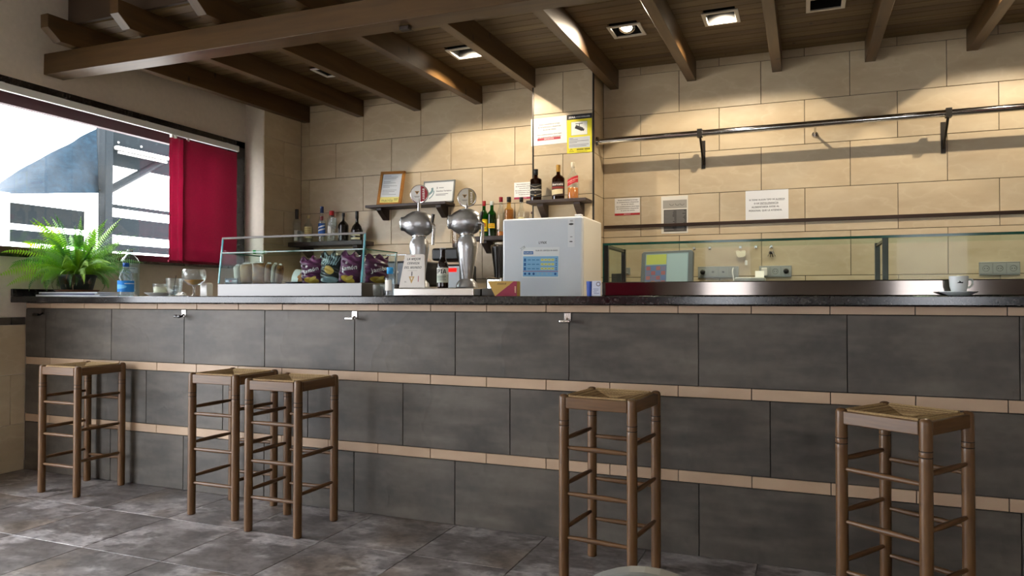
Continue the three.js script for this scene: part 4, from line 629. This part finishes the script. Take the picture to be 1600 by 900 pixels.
  const sa = thing('glass_saucer', 'small white saucer under the pale jar on the bar', 'saucer', [0.835, Y0, -0.1]); part(sa, 'dish', lathe([[0, 0.004], [0.045, 0.004], [0.05, 0], [0.055, 0.004], [0.085, 0.022], [0.085, 0.025], [0.05, 0.009], [0, 0.009]], 28), std(0xe3e1dc, 0.3));
  const ja = thing('glass_jar', 'small glass jar of cloudy pale cream standing on a saucer', 'jar', [0.842, Y0 + 0.0095, -0.1]); part(ja, 'glass', lathe([[0, 0], [0.034, 0], [0.038, 0.004], [0.044, 0.07], [0.042, 0.07], [0.036, 0.006], [0, 0.006]], 24), clearG); part(ja, 'contents', lathe([[0, 0.007], [0.0355, 0.007], [0.04, 0.05], [0, 0.05]], 20), std(0xdedcc0, 0.5));
  const tu = thing('tumbler', 'glass tumbler of ice with a spoon handle standing in it', 'glass', [0.98, Y0, -0.08]); part(tu, 'glass', lathe([[0, 0], [0.038, 0], [0.04, 0.003], [0.05, 0.112], [0.048, 0.112], [0.038, 0.008], [0, 0.008]], 24), clearG); for (const [x, y, z, a] of [[0.012, 0.025, 0.004, 0.4], [-0.014, 0.03, 0.0, 1.0], [0.002, 0.052, -0.008, 0.2]]) part(tu, 'ice_cube', rb(0.026, 0.026, 0.026, 0.005, 0, 0, 0, 2), tint(0xeaf2f6, 0.2), [x, y, z], [a, a * 2, 0]); part(tu, 'spoon', rod(V(-0.01, 0.012, 0), V(0.024, 0.128, 0.01), 0.0022), darkSteel);
  const wg = thing('balloon_glass', 'round balloon glass with a little amber drink on a short stem', 'glass', [1.167, Y0, -0.05]); part(wg, 'bowl', lathe([[0, 0.064], [0.03, 0.07], [0.058, 0.092], [0.07, 0.12], [0.066, 0.15], [0.058, 0.162], [0.0565, 0.162], [0.0645, 0.15], [0.068, 0.12], [0.056, 0.094], [0.03, 0.073], [0, 0.067]], 32), clearG); part(wg, 'foot', lathe([[0, 0], [0.042, 0], [0.042, 0.002], [0.012, 0.007], [0.006, 0.016], [0.006, 0.045], [0.012, 0.064], [0, 0.064]], 24), clearG); part(wg, 'drink', lathe([[0, 0.068], [0.03, 0.0745], [0.0535, 0.0945], [0.057, 0.1], [0, 0.1]], 28), std(0xd79a45, 0.1));
  const nb = thing('napkin_dispenser', 'small white upright napkin holder beside the balloon glass', 'napkin holder', [1.19, Y0, -0.125]); part(nb, 'case', rb(0.054, 0.078, 0.05, 0.004, 0, 0.039, 0, 2), white); part(nb, 'napkins', rb(0.044, 0.006, 0.04, 0.002, 0, 0.08, 0, 1), paper);
  const np = thing('used_napkin', 'crumpled white paper napkin at the foot of the balloon glass', 'napkin', [1.1, Y0, -0.02]); const ng = new THREE.IcosahedronGeometry(0.028, 3), q = ng.attributes.position; for (let i = 0; i < q.count; i++) { const k = 0.7 + 0.6 * hash(Math.round(q.getX(i) * 900), Math.round(q.getZ(i) * 900) + Math.round(q.getY(i) * 700), 5); q.setXYZ(i, q.getX(i) * k * 1.2, Math.max(0.0005, q.getY(i) * k * 0.55 + 0.008), q.getZ(i) * k); } ng.computeVertexNormals(); part(np, 'paper', ng, paper);
  const bc = thing('clay_cup', 'little terracotta pot at the end of the glass snack case', 'cup', [1.345, Y0, -0.16]); part(bc, 'cup', lathe([[0, 0], [0.018, 0], [0.028, 0.03], [0.024, 0.055], [0.027, 0.072], [0.024, 0.072], [0.021, 0.055], [0.025, 0.03], [0.016, 0.004], [0, 0.004]], 24), std(0x9c5a40, 0.6));
}
// ---------------------------------------------------------------- snack case
const gpane = (w, h, d = 0.006) => bx(w, h, d);
{
  const x0 = 1.413, x1 = 2.39, yb = 1.213, yt = 1.478, ys = 1.392, zf = 0.018, zb = -0.345, cx = (x0 + x1) / 2;
  const t = thing('snack_case', 'glass snack display case on a steel plinth on the bar', 'display case');
  part(t, 'plinth', rb(x1 - x0, yb - Y0, zf - zb, 0.003, cx, (yb + Y0) / 2, (zf + zb) / 2, 1), steelBrushed);
  const pane = (w, h) => new THREE.PlaneGeometry(w, h);
  const lean = Math.atan(0.033 / (yt - yb));
  part(t, 'front_pane', pane(x1 - x0, yt - yb), caseGlass, [cx, (yt + yb) / 2, zf - 0.02], [-lean, 0, 0]);
  part(t, 'top_strip', rb(x1 - x0, 0.012, 0.008, 0.002, cx, yt, zf - 0.036, 1), std(0x6a645f, 0.5));
  part(t, 'shelf_pane', pane(x1 - x0, zf - zb - 0.02), caseGlass, [cx, ys, (zf + zb) / 2 - 0.012], [-Math.PI / 2, 0, 0]);
  part(t, 'shelf_edge', merge([bb(x0, x1, ys - 0.003, ys + 0.003, zf - 0.026, zf - 0.022), bb(x1 - 0.003, x1, ys - 0.003, ys + 0.003, zb, zf - 0.022), bb(x0, x0 + 0.003, ys - 0.003, ys + 0.003, zb, zf - 0.022)]), glassEdge);
  for (const x of [x0 + 0.002, x1 - 0.002]) part(t, 'side_pane', pane(zf - zb, ys - yb), caseGlass, [x, (ys + yb) / 2, (zf + zb) / 2], [0, Math.PI / 2, 0]);
  for (const x of [x0 + 0.004, x1 - 0.004]) part(t, 'corner_edge', rb(0.011, yt - yb, 0.007, 0.002, 0, 0, 0, 1), edgeBlue, [x, (yt + yb) / 2, zf - 0.02], [-lean, 0, 0]);
  for (const x of [x0 + 0.006, x1 - 0.006]) part(t, 'rear_post', rb(0.012, ys - yb, 0.012, 0.002, x, (ys + yb) / 2, zb + 0.008, 1), std(0xbfc4c2, 0.3, 0.6));
  // bags of nuts
  const bagG = (w, h, d, k) => { const g = new THREE.SphereGeometry(1, 26, 20), p = g.attributes.position; for (let i = 0; i < p.count; i++) { const v = p.getY(i), a = Math.atan2(p.getZ(i), p.getX(i)), f = Math.pow(Math.max(0, 1 - v * v * v * v), 0.5), sx = Math.sign(Math.cos(a)) * Math.pow(Math.abs(Math.cos(a)), 0.6), sz = Math.sign(Math.sin(a)) * Math.pow(Math.abs(Math.sin(a)), 0.8), n = 1 + 0.12 * (fbm(a / 6.283 + 0.5, v * 0.5 + 0.5, 8, 8, 3, k) - 0.5); p.setXYZ(i, sx * w / 2 * (0.9 + 0.1 * f) * n, (v * 0.5 + 0.5) * h, sz * d / 2 * f * n); } g.computeVertexNormals(); return g; };
  const nutM = phys({ map: dataTex(128, 128, (u, v) => mix3(hex(0x4a2c10), hex(0x9a6a34), fbm(u, v, 14, 14, 3, 461) * 1.6 - 0.3)), roughness: 0.4 }), seedM = phys({ map: dataTex(128, 128, (u, v) => mix3(hex(0x6b4a1e), hex(0xb08a4a), fbm(u, v, 30, 30, 2, 467))), roughness: 0.4 }), crimp = phys({ color: 0xe9e7e0, roughness: 0.2, transmission: 0.5 });
  [[1.438, 0.042, 0.11, std(0xa9a99f, 0.4), 'white snack bag at the window end of the case', 0.2], [1.496, 0.072, 0.118, seedM, 'brown seed bag standing second in the case', 0.1], [1.585, 0.082, 0.122, nutM, 'plump nut bag standing third in the case', 0.0], [1.65, 0.04, 0.116, nutM, 'thin dark nut bag wedged fourth in the case', -0.1], [1.69, 0.03, 0.114, std(0x948c7c, 0.4), 'thin pale bag leaning fifth in the case', -0.16], [1.722, 0.03, 0.108, nutM, 'leaning nut bag at the end of the bag row', -0.2]].forEach(([x, w, h, m, s, a], i) => {
    const b = thing('snack_bag', s, 'bag', [x + 0.01, yb + 0.002, -0.12], 0.2, 'clear nut bags in the snack case'); b.rotation.z = a * 0.6; part(b, 'filling', bagG(w, h, 0.06, 470 + i), m); part(b, 'crimped_top', rb(w * 0.62, 0.014, 0.005, 0.002, 0, h + 0.002, 0, 1), crimp);
  });
  one('price_card', 'small dark card with printed label at the case front', 'card', rb(0.095, 0.034, 0.004, 0.001, 0, 0.017, 0, 1), print(200, 72, (x, w, h) => { fillBg(x, w, h, '#1a1f33'); x.fillStyle = '#b9bfd6'; x.fillRect(14, 22, 46, 26); x.fillStyle = '#8a2f4a'; x.fillRect(80, 26, 30, 20); x.fillStyle = '#c9c9d2'; x.fillRect(120, 30, 60, 10); }, 0.5), [1.47, yb, -0.03]);
  // crisps bags
  const crispG = (w, h, d) => { const g = new THREE.PlaneGeometry(1, 1, 22, 28), mk = (s) => { const c = g.clone(), p = c.attributes.position; for (let i = 0; i < p.count; i++) { const u = p.getX(i) * 2, v = p.getY(i) * 2, b = Math.pow(Math.max(0, (1 - u * u)), 0.5) * Math.pow(Math.max(0, 1 - Math.pow(Math.abs(v), 3.5)), 0.7), wr = 0.006 * Math.sin(u * 9 + v * 5) * (1 - b) + 0.004 * Math.sin(v * 16 + u * 4); p.setXYZ(i, u * w / 2 * (1 - 0.07 * b), (v + 1) / 2 * h + 0.012 * (v > 0.8 ? Math.sin(u * 7) : 0), s * (d / 2 * b) + wr); } if (s < 0) { const id = c.index.array; for (let i = 0; i < id.length; i += 3) { const k = id[i]; id[i] = id[i + 1]; id[i + 1] = k; } } c.computeVertexNormals(); return c; }; return merge([mk(1), mk(-1)]); };
  const jam = print(256, 320, (x, w, h) => { fillBg(x, w, h, '#5b1f4c'); x.fillStyle = '#7a3568'; x.beginPath(); x.ellipse(128, 60, 110, 30, 0, 0, 7); x.fill(); x.fillStyle = '#e9d6e2'; x.beginPath(); x.arc(80, 110, 14, 0, 7); x.fill(); x.save(); x.translate(128, 158); x.rotate(-0.2); txt(x, 'jamón', 0, 0, 62, '#f0e9ee', 'center', 'bold'); x.restore(); x.fillStyle = '#c39a3e'; x.beginPath(); x.ellipse(120, 280, 90, 36, 0.2, 0, 7); x.fill(); x.fillStyle = '#e0c268'; x.beginPath(); x.ellipse(140, 262, 50, 20, -0.5, 0, 7); x.fill(); }, 0.28);
  const blk = print(256, 320, (x, w, h) => { fillBg(x, w, h, '#1c2023'); x.strokeStyle = '#8fa2ac'; for (let i = 0; i < 7; i++) { x.lineWidth = 10 + 6 * (i % 3); x.beginPath(); x.moveTo(10 + i * 30, 120); x.quadraticCurveTo(80 + 20 * i, 60 + 14 * i, 40 + 34 * i, 20); x.stroke(); } x.fillStyle = '#c9a050'; x.beginPath(); x.ellipse(120, 180, 62, 42, 0.4, 0, 7); x.fill(); x.fillStyle = '#7f9199'; x.beginPath(); x.ellipse(120, 282, 110, 34, 0, 0, 7); x.fill(); }, 0.3);
  [[1.963, 0.13, 0.15, jam, 'purple crisps bag slumping beside the bread', 0.3, 0.1], [2.083, 0.13, 0.172, blk, 'black and silver crisps bag between the purple ones', 0.2, -0.03], [2.2, 0.12, 0.17, jam, 'purple crisps bag at the front corner of the case', 0.35, -0.12]].forEach(([x, w, h, m, s, a, r]) => { const b = thing('crisps_bag', s, 'crisps bag', [x, yb + 0.001, -0.14], a, 'crisps bags in the snack case'); b.rotation.z = r; part(b, 'bag', crispG(w, h, 0.06), m); });
  const b4 = thing('crisps_bag', 'purple crisps bag seen through the end pane of the case', 'crisps bag', [2.325, yb + 0.001, -0.23], 1.1, 'crisps bags in the snack case'); part(b4, 'bag', crispG(0.15, 0.155, 0.07), jam);
  const tr = thing('serving_tray', 'dark oval tray holding bread inside the snack case', 'tray', [1.84, yb, -0.18]); part(tr, 'dish', lathe([[0, 0.001], [0.07, 0.001], [0.085, 0.01], [0.084, 0.012], [0.068, 0.004], [0, 0.004]], 28).scale(1.15, 1, 0.8), darkGrey);
  const br = thing('bread_loaf', 'crusty pale bread roll lying on the tray in the case', 'bread', [1.865, yb + 0.005, -0.18], 0.2); const lg = new THREE.SphereGeometry(0.05, 28, 16), lp = lg.attributes.position; for (let i = 0; i < lp.count; i++) { const x = lp.getX(i), y = lp.getY(i), z = lp.getZ(i), n = 0.88 + 0.24 * fbm(x * 4 + 0.5, z * 4 + y * 2 + 0.5, 6, 6, 3, 481); lp.setXYZ(i, x * 1.25 * n, Math.max(-0.03, y * 0.75 * n) + 0.03, z * 0.85 * n); } lg.computeVertexNormals(); part(br, 'crust', lg, std(0xffffff, 0.75, 0, { map: dataTex(128, 128, (u, v) => mix3(hex(0xe2d6bc), hex(0xb26a34), clamp(fbm(u, v, 5, 5, 4, 487) * 2.6 - 0.8))) })); part(br, 'wrapper', new THREE.CylinderGeometry(0.047, 0.056, 0.045, 24, 1, true).scale(1, 1, 0.8).rotateZ(1.3), std(0xdfe4e2, 0.4), [-0.035, 0.03, 0]);
  one('wipe_packet', 'green and white packet lying on the case glass shelf', 'packet', rb(0.075, 0.022, 0.05, 0.008, 0, 0.011, 0, 2), print(128, 64, (x, w, h) => { fillBg(x, w, h, '#e8efe9'); fillBg2(x, 10, 0, 34, h, '#2fb457'); }, 0.4), [1.56, ys + 0.0005, -0.16], 0.2);
  // small things in the gap beside the case
  bottle('gel_bottle', 'little clear gel bottle with light blue cap next to the case', [2.538, Y0, -0.02], { h: 0.152, r: 0.026, nr: 0.012, sh: 0.6, nk: 0.76, cap: 0x2b9bdc, capH: 0.034, capR: 0.017, mat: tint(0xe8eef0), labels: [{ y0: 0.03, y1: 0.085, mat: LB.white, arc: 1.6, at: 0.1 }] });
  const g1 = thing('shot_glass', 'small clear shot glass on the bar against the case end', 'glass', [2.455, Y0, -0.03]); part(g1, 'bowl', lathe([[0, 0], [0.022, 0], [0.027, 0.062], [0.025, 0.062], [0.02, 0.008], [0, 0.008]], 20), clearG);
  const g2 = thing('shot_glass', 'shot glass with dark liquid beside the gel bottle', 'glass', [2.494, Y0, -0.06]); part(g2, 'bowl', lathe([[0, 0], [0.02, 0], [0.026, 0.062], [0.024, 0.062], [0.018, 0.008], [0, 0.008]], 20), clearG); part(g2, 'drink', lathe([[0, 0.009], [0.018, 0.009], [0.0225, 0.05], [0, 0.05]], 18), std(0x2a1f2c, 0.2));
}
// ---------------------------------------------------------------- beer taps
{
  const tray = thing('drip_tray', 'shallow steel drip tray under the two beer taps', 'drip tray');
  part(tray, 'basin', rb(0.453, 0.042, 0.26, 0.006, 2.8165, Y0 + 0.021, -0.1, 2), steel); part(tray, 'side_extension', rb(0.1, 0.04, 0.16, 0.004, 3.095, Y0 + 0.02, -0.14, 1), steelBrushed);
  part(tray, 'grille', merge(Array.from({ length: 12 }, (_, i) => bx(0.006, 0.002, 0.22, 2.62 + i * 0.036, Y0 + 0.0425, -0.1))), darkSteel);
  const yT = Y0 + 0.0435;
  const makeTap = (label, x, z, top, badge) => {
    const t = thing('beer_tap', label, 'beer tap', [x, yT, z], 0.12, 'chrome beer taps on the drip tray');
    const h = top - yT;             // height of the badge top
    part(t, 'base', lathe([[0, 0], [0.056, 0], [0.056, 0.006], [0.052, 0.024], [0.036, 0.042], [0.03, 0.046]], 36), tapSteel);
    part(t, 'column', lathe([[0.029, 0.04], [0.034, 0.075], [0.044, 0.15], [0.0505, 0.2], [0.051, 0.222], [0.047, 0.245], [0.038, 0.262], [0.033, 0.268]], 36), tapSteel);
    part(t, 'neck_ring', lathe([[0.03, 0.266], [0.038, 0.268], [0.039, 0.274], [0.036, 0.28], [0.03, 0.281]], 30), chrome);
    const head = part(t, 'head', lathe([[0, -0.092], [0.032, -0.092], [0.036, -0.088], [0.037, -0.074], [0.05, -0.058], [0.066, -0.03], [0.071, 0.0], [0.067, 0.03], [0.054, 0.058], [0.034, 0.078], [0, 0.086]], 36).rotateZ(-Math.PI / 2), tapSteel, [-0.006, 0.338, 0], [0, 0.35, 0]);
    part(head, 'end_cap', lathe([[0, -0.096], [0.026, -0.096], [0.03, -0.09], [0.03, -0.086]], 30).rotateZ(-Math.PI / 2), chrome);
    part(t, 'badge_stem', rod(V(0, 0.395, 0), V(0, h - 0.07, 0), 0.009, 0.007, 14), chrome);
    const bd = part(t, 'badge_rim', lathe([[0, -0.006], [0.046, -0.006], [0.05, 0], [0.046, 0.006], [0, 0.006]], 36).rotateX(Math.PI / 2), chrome, [0, h - 0.046, 0], [0, 0.2, 0]);
    part(bd, 'badge_face', new THREE.CircleGeometry(0.044, 36), badge, [0, 0, 0.0068]);
    part(t, 'spout', tube([[0.07, 0.33, 0.02], [0.092, 0.325, 0.03], [0.094, 0.3, 0.032], [0.09, 0.225, 0.034]], 0.009, 20, 10), chrome);
    part(t, 'handle', rod(V(0.082, 0.34, 0.025), V(0.09, 0.385, 0.03), 0.007, 0.009, 10), darkSteel);
  };
  const badge = (bg, side) => print(256, 256, (x, w, h) => { fillBg(x, w, h, bg); x.fillStyle = side; x.fillRect(150, 0, 106, 256); x.fillStyle = '#b98f4a'; x.beginPath(); x.moveTo(58, 84); x.lineTo(132, 84); x.lineTo(95, 138); x.fill(); x.fillStyle = '#5a4a34'; x.beginPath(); x.moveTo(72, 92); x.lineTo(118, 92); x.lineTo(95, 124); x.fill(); x.save(); x.translate(196, 128); x.rotate(-Math.PI / 2); txt(x, 'AMBAR', 0, 0, 50, '#f3ece0', 'center', 'bold'); x.restore(); x.fillStyle = '#8b8378'; x.fillRect(52, 160, 84, 7); x.fillRect(62, 174, 64, 6); }, 0.35);
  makeTap('chrome beer tap with red and white badge behind the card sign', 2.667, -0.1, 1.727, badge('#e5e3de', '#9c1f2c'));
  makeTap('chrome beer tap with gold badge beside the brown bottle', 2.945, -0.1, 1.694, badge('#d6cfbd', '#9a8656'));
  const sg = thing('beer_sign', 'white card sign with bold lettering in front of the tap', 'sign', [2.683, yT + 0.001, 0.005], 0.08); sg.rotation.x = -0.1;
  const s = new THREE.Shape(); s.moveTo(-0.072, 0); s.lineTo(0.072, 0); s.lineTo(0.062, 0.16); s.quadraticCurveTo(0.062, 0.172, 0.05, 0.172); s.lineTo(-0.034, 0.172); s.quadraticCurveTo(-0.046, 0.172, -0.048, 0.16); s.closePath();
  part(sg, 'board', new THREE.ExtrudeGeometry(s, { depth: 0.008, bevelEnabled: true, bevelSize: 0.001, bevelThickness: 0.001, bevelSegments: 1 }).translate(0, 0, -0.008), std(0xd9d4cc, 0.4));
  part(sg, 'lettering', new THREE.PlaneGeometry(0.1, 0.155), print(400, 620, (x, w, h) => { fillBg(x, w, h, '#dcd7cf'); x.fillStyle = '#a83040'; x.fillRect(150, 14, 90, 8); ['LA MEJOR', 'CERVEZA', 'DEL MUNDO'].forEach((l, i) => txt(x, l, w / 2 + 8 - i * 6, 78 + i * 88, 66, '#2e2c2b', 'center', 'italic bold')); x.fillStyle = '#8a8680'; x.fillRect(90, 316, 210, 5); x.fillStyle = '#55504c'; x.fillRect(176, 340, 22, 90); x.fillStyle = '#b9985a'; x.beginPath(); x.moveTo(120, 440); x.lineTo(250, 440); x.lineTo(186, 590); x.fill(); x.fillStyle = '#ded6c4'; x.beginPath(); x.moveTo(160, 460); x.lineTo(212, 460); x.lineTo(186, 520); x.fill(); x.fillStyle = '#9c3042'; x.fillRect(330, 430, 14, 120); x.fillStyle = '#8a8680'; x.fillRect(26, 540, 40, 8); x.fillRect(26, 556, 50, 8); }, 0.45), [0, 0.09, 0.0014]);
  bottle('beer_bottle', 'brown beer bottle with white label standing on the drip tray', [2.858, yT, 0.0], { h: 0.2, r: 0.029, nr: 0.0135, sh: 0.52, nk: 0.72, mat: brownG, fill: 0.5, fillMat: std(0x2b1206, 0.1), cap: 0x8b8f92, capH: 0.008, capR: 0.015, capMetal: 0.8, labels: [{ y0: 0.025, y1: 0.1, mat: print(256, 220, (x, w, h) => { fillBg(x, w, h, '#d9d9cf'); txt(x, 'IPIA', w / 2 - 10, 56, 88, '#1c1c1c', 'center', 'bold'); fillBg2(x, 0, 100, w, 120, '#b8bfb0'); x.fillStyle = '#6c766a'; x.fillRect(50, 126, 150, 10); x.fillRect(50, 150, 130, 8); x.fillRect(50, 176, 150, 8); }), arc: 3.0, at: 0.2 }] });
  const ab = thing('promo_box', 'gold and crimson triangular-printed card box in front of refrigerator', 'box', [3.205, Y0, 0.03], 0.06);
  const bs = new THREE.Shape(); bs.moveTo(-0.045, 0); bs.lineTo(0.066, 0); bs.lineTo(0.066, 0.072); bs.lineTo(-0.085, 0.074); bs.closePath();
  part(ab, 'carton', new THREE.ExtrudeGeometry(bs, { depth: 0.05, bevelEnabled: false }).translate(0, 0, -0.05), std(0xb99444, 0.45));
  const cr = new THREE.Shape(); cr.moveTo(-0.045, 0.0005); cr.lineTo(0.0655, 0.0005); cr.lineTo(0.0655, 0.0715); cr.lineTo(0.05, 0.0715); cr.closePath(); part(ab, 'crimson_print', new THREE.ShapeGeometry(cr).translate(0, 0, 0.0006), std(0x8b1738, 0.45));
  part(ab, 'gold_lettering', new THREE.PlaneGeometry(0.08, 0.018), print(320, 72, (x, w, h) => { fillBg(x, w, h, '#b99444'); txt(x, 'AMBAR', w / 2, 40, 54, '#5a4014', 'center', 'italic bold'); }, 0.45), [-0.012, 0.061, 0.0012]);
  part(ab, 'side_lettering', new THREE.PlaneGeometry(0.012, 0.056), print(60, 280, (x, w, h) => { fillBg(x, w, h, '#8b1738'); x.translate(30, 140); x.rotate(-Math.PI / 2); txt(x, 'AMBAR', 0, 0, 46, '#e6c9a0', 'center', 'bold'); }, 0.45), [0.058, 0.032, 0.0014]);
}
// ---------------------------------------------------------------- long glass case at the far end
{
  const x0 = 3.664, x1 = 6.9, yb = 1.2079, yt = 1.387, zf = -0.06, zb = -0.48, cx = (x0 + x1) / 2;
  const t = thing('counter_case', 'long empty glass counter case on a mirror steel plinth', 'display case');
  part(t, 'plinth', rb(x1 - x0, yb - Y0, zf - zb, 0.005, cx, (yb + Y0) / 2, (zf + zb) / 2, 2), std(0x5f5853, 0.09, 1));
  part(t, 'front_pane', new THREE.PlaneGeometry(x1 - x0, yt - yb), caseGlass, [cx, (yt + yb) / 2, zf - 0.03]);
  part(t, 'top_pane', new THREE.PlaneGeometry(x1 - x0, zf - zb - 0.03), caseGlass, [cx, yt, (zf + zb) / 2 - 0.015], [-Math.PI / 2, 0, 0]);
  for (const x of [x0 + 0.002, x1 - 0.002]) part(t, 'side_pane', new THREE.PlaneGeometry(zf - zb - 0.03, yt - yb), caseGlass, [x, (yt + yb) / 2, (zf + zb) / 2 - 0.015], [0, Math.PI / 2, 0]);
  const ge = std(0x0f4a3a, 0.1);
  part(t, 'glass_edge', merge([bb(x0, x1, yt - 0.0055, yt + 0.0055, zf - 0.033, zf - 0.026), bb(x0, x0 + 0.006, yb, yt, zf - 0.033, zf - 0.026), bb(x0, x0 + 0.004, yt - 0.004, yt + 0.004, zb, zf - 0.03)]), ge);
  for (const [x, z] of [[x0 + 0.014, zf - 0.045], [x0 + 0.014, zb + 0.02], [4.865, zf - 0.05], [4.865, zb + 0.02], [6.0, zf - 0.05], [6.0, zb + 0.02]]) part(t, 'post', rb(0.022, yt - yb, 0.022, 0.002, x, (yt + yb) / 2, z, 1), x < 4 && z > -0.2 ? std(0x2d241d, 0.3, 0.6) : std(0x3a3631, 0.3, 0.7));
  for (const x of [x0 + 0.014, 4.865, 6.0]) part(t, 'brace_bar', rb(0.012, 0.012, zf - zb - 0.06, 0.002, x, yt - 0.012, (zf + zb) / 2 - 0.01, 1), darkSteel);
  const bc = thing('blue_cup', 'small blue paper cup between refrigerator and glass case', 'cup', [3.613, Y0, -0.05]); part(bc, 'cup', lathe([[0, 0.003], [0.014, 0.003], [0.014, 0], [0.0155, 0], [0.0185, 0.068], [0.0195, 0.07], [0.0175, 0.07], [0.0145, 0.004]], 20), std(0x1c47a6, 0.5));
  const cd = thing('price_card', 'little white printed card propped against the glass case', 'card', [3.652, Y0 + 0.001, -0.012], 0.1); cd.rotation.x = -0.08; part(cd, 'card', bx(0.042, 0.07, 0.002, 0, 0.035, 0), print(128, 210, (x, w, h) => { fillBg(x, w, h, '#d5daea'); x.strokeStyle = '#6b5a62'; x.lineWidth = 10; x.beginPath(); x.arc(92, 44, 26, 0, 7); x.stroke(); x.fillStyle = '#6d7aa8'; for (let i = 0; i < 4; i++) x.fillRect(20 + 8 * (i % 2), 110 + i * 20, 80 - 14 * (i % 3), 6); }, 0.6));
  const sa = thing('coffee_saucer', 'white saucer at the far end of the bar top', 'saucer', [5.108, Y0, 0.012]); part(sa, 'dish', lathe([[0, 0.003], [0.032, 0.003], [0.034, 0], [0.04, 0.003], [0.064, 0.014], [0.066, 0.017], [0.063, 0.0175], [0.038, 0.008], [0, 0.0065]], 36), std(0xd3d9da, 0.2));
  const cu = thing('coffee_cup', 'white coffee cup with small dark emblem on the saucer', 'cup', [5.108, Y0 + 0.0068, 0.012], 0.25); part(cu, 'bowl', lathe([[0, 0.002], [0.02, 0.002], [0.021, 0], [0.024, 0.004], [0.031, 0.03], [0.0335, 0.069], [0.0325, 0.07], [0.0315, 0.069], [0.029, 0.03], [0.02, 0.006], [0, 0.005]], 36), std(0xd6dcdd, 0.2)); part(cu, 'handle', tube([[0.03, 0.056, 0], [0.047, 0.056, 0], [0.05, 0.04, 0], [0.038, 0.026, 0], [0.0295, 0.026, 0]], 0.0042, 24, 8), std(0xd6dcdd, 0.2)); part(cu, 'emblem', new THREE.CylinderGeometry(0.0337, 0.0322, 0.018, 10, 1, true, -0.75, 0.9), print(128, 72, (x, w, h) => { fillBg(x, w, h, '#d6dcdd'); x.fillStyle = '#2b2f33'; x.beginPath(); x.moveTo(20, 54); x.lineTo(60, 30); x.lineTo(52, 12); x.lineTo(88, 40); x.lineTo(116, 36); x.lineTo(110, 58); x.fill(); }, 0.2), [0, 0.047, 0]);
}
// ---------------------------------------------------------------- chair in the foreground
{
  const c = thing('cafe_chair', 'pale grey chair whose rounded backrest tip shows at the lower edge', 'chair', [4.37, 0, 2.28], 0.1), m = std(0x7e817e, 0.5);
  const s = new THREE.Shape(); s.moveTo(-0.2, 0.47); for (let i = 0; i <= 40; i++) { const a = Math.PI - Math.PI * i / 40; s.lineTo(0.19 * Math.cos(a), 0.47 + 0.358 * Math.sin(a)); } s.closePath();
  const bg = new THREE.ExtrudeGeometry(s, { depth: 0.018, bevelEnabled: true, bevelSize: 0.008, bevelThickness: 0.008, bevelSegments: 3 });
  part(c, 'backrest', bg, m, [0, 0, 0.21]); part(c, 'seat', rb(0.42, 0.035, 0.42, 0.015, 0, 0.455, 0.01, 3), m);
  for (const [x, z] of [[-0.18, 0.19], [0.18, 0.19], [0.18, -0.17], [-0.18, -0.17]]) part(c, 'leg', rod(V(x, 0.44, z), V(x * 1.12, 0, z * 1.15), 0.016, 0.012, 12), darkSteel);
}
renderer.render(scene, camera);
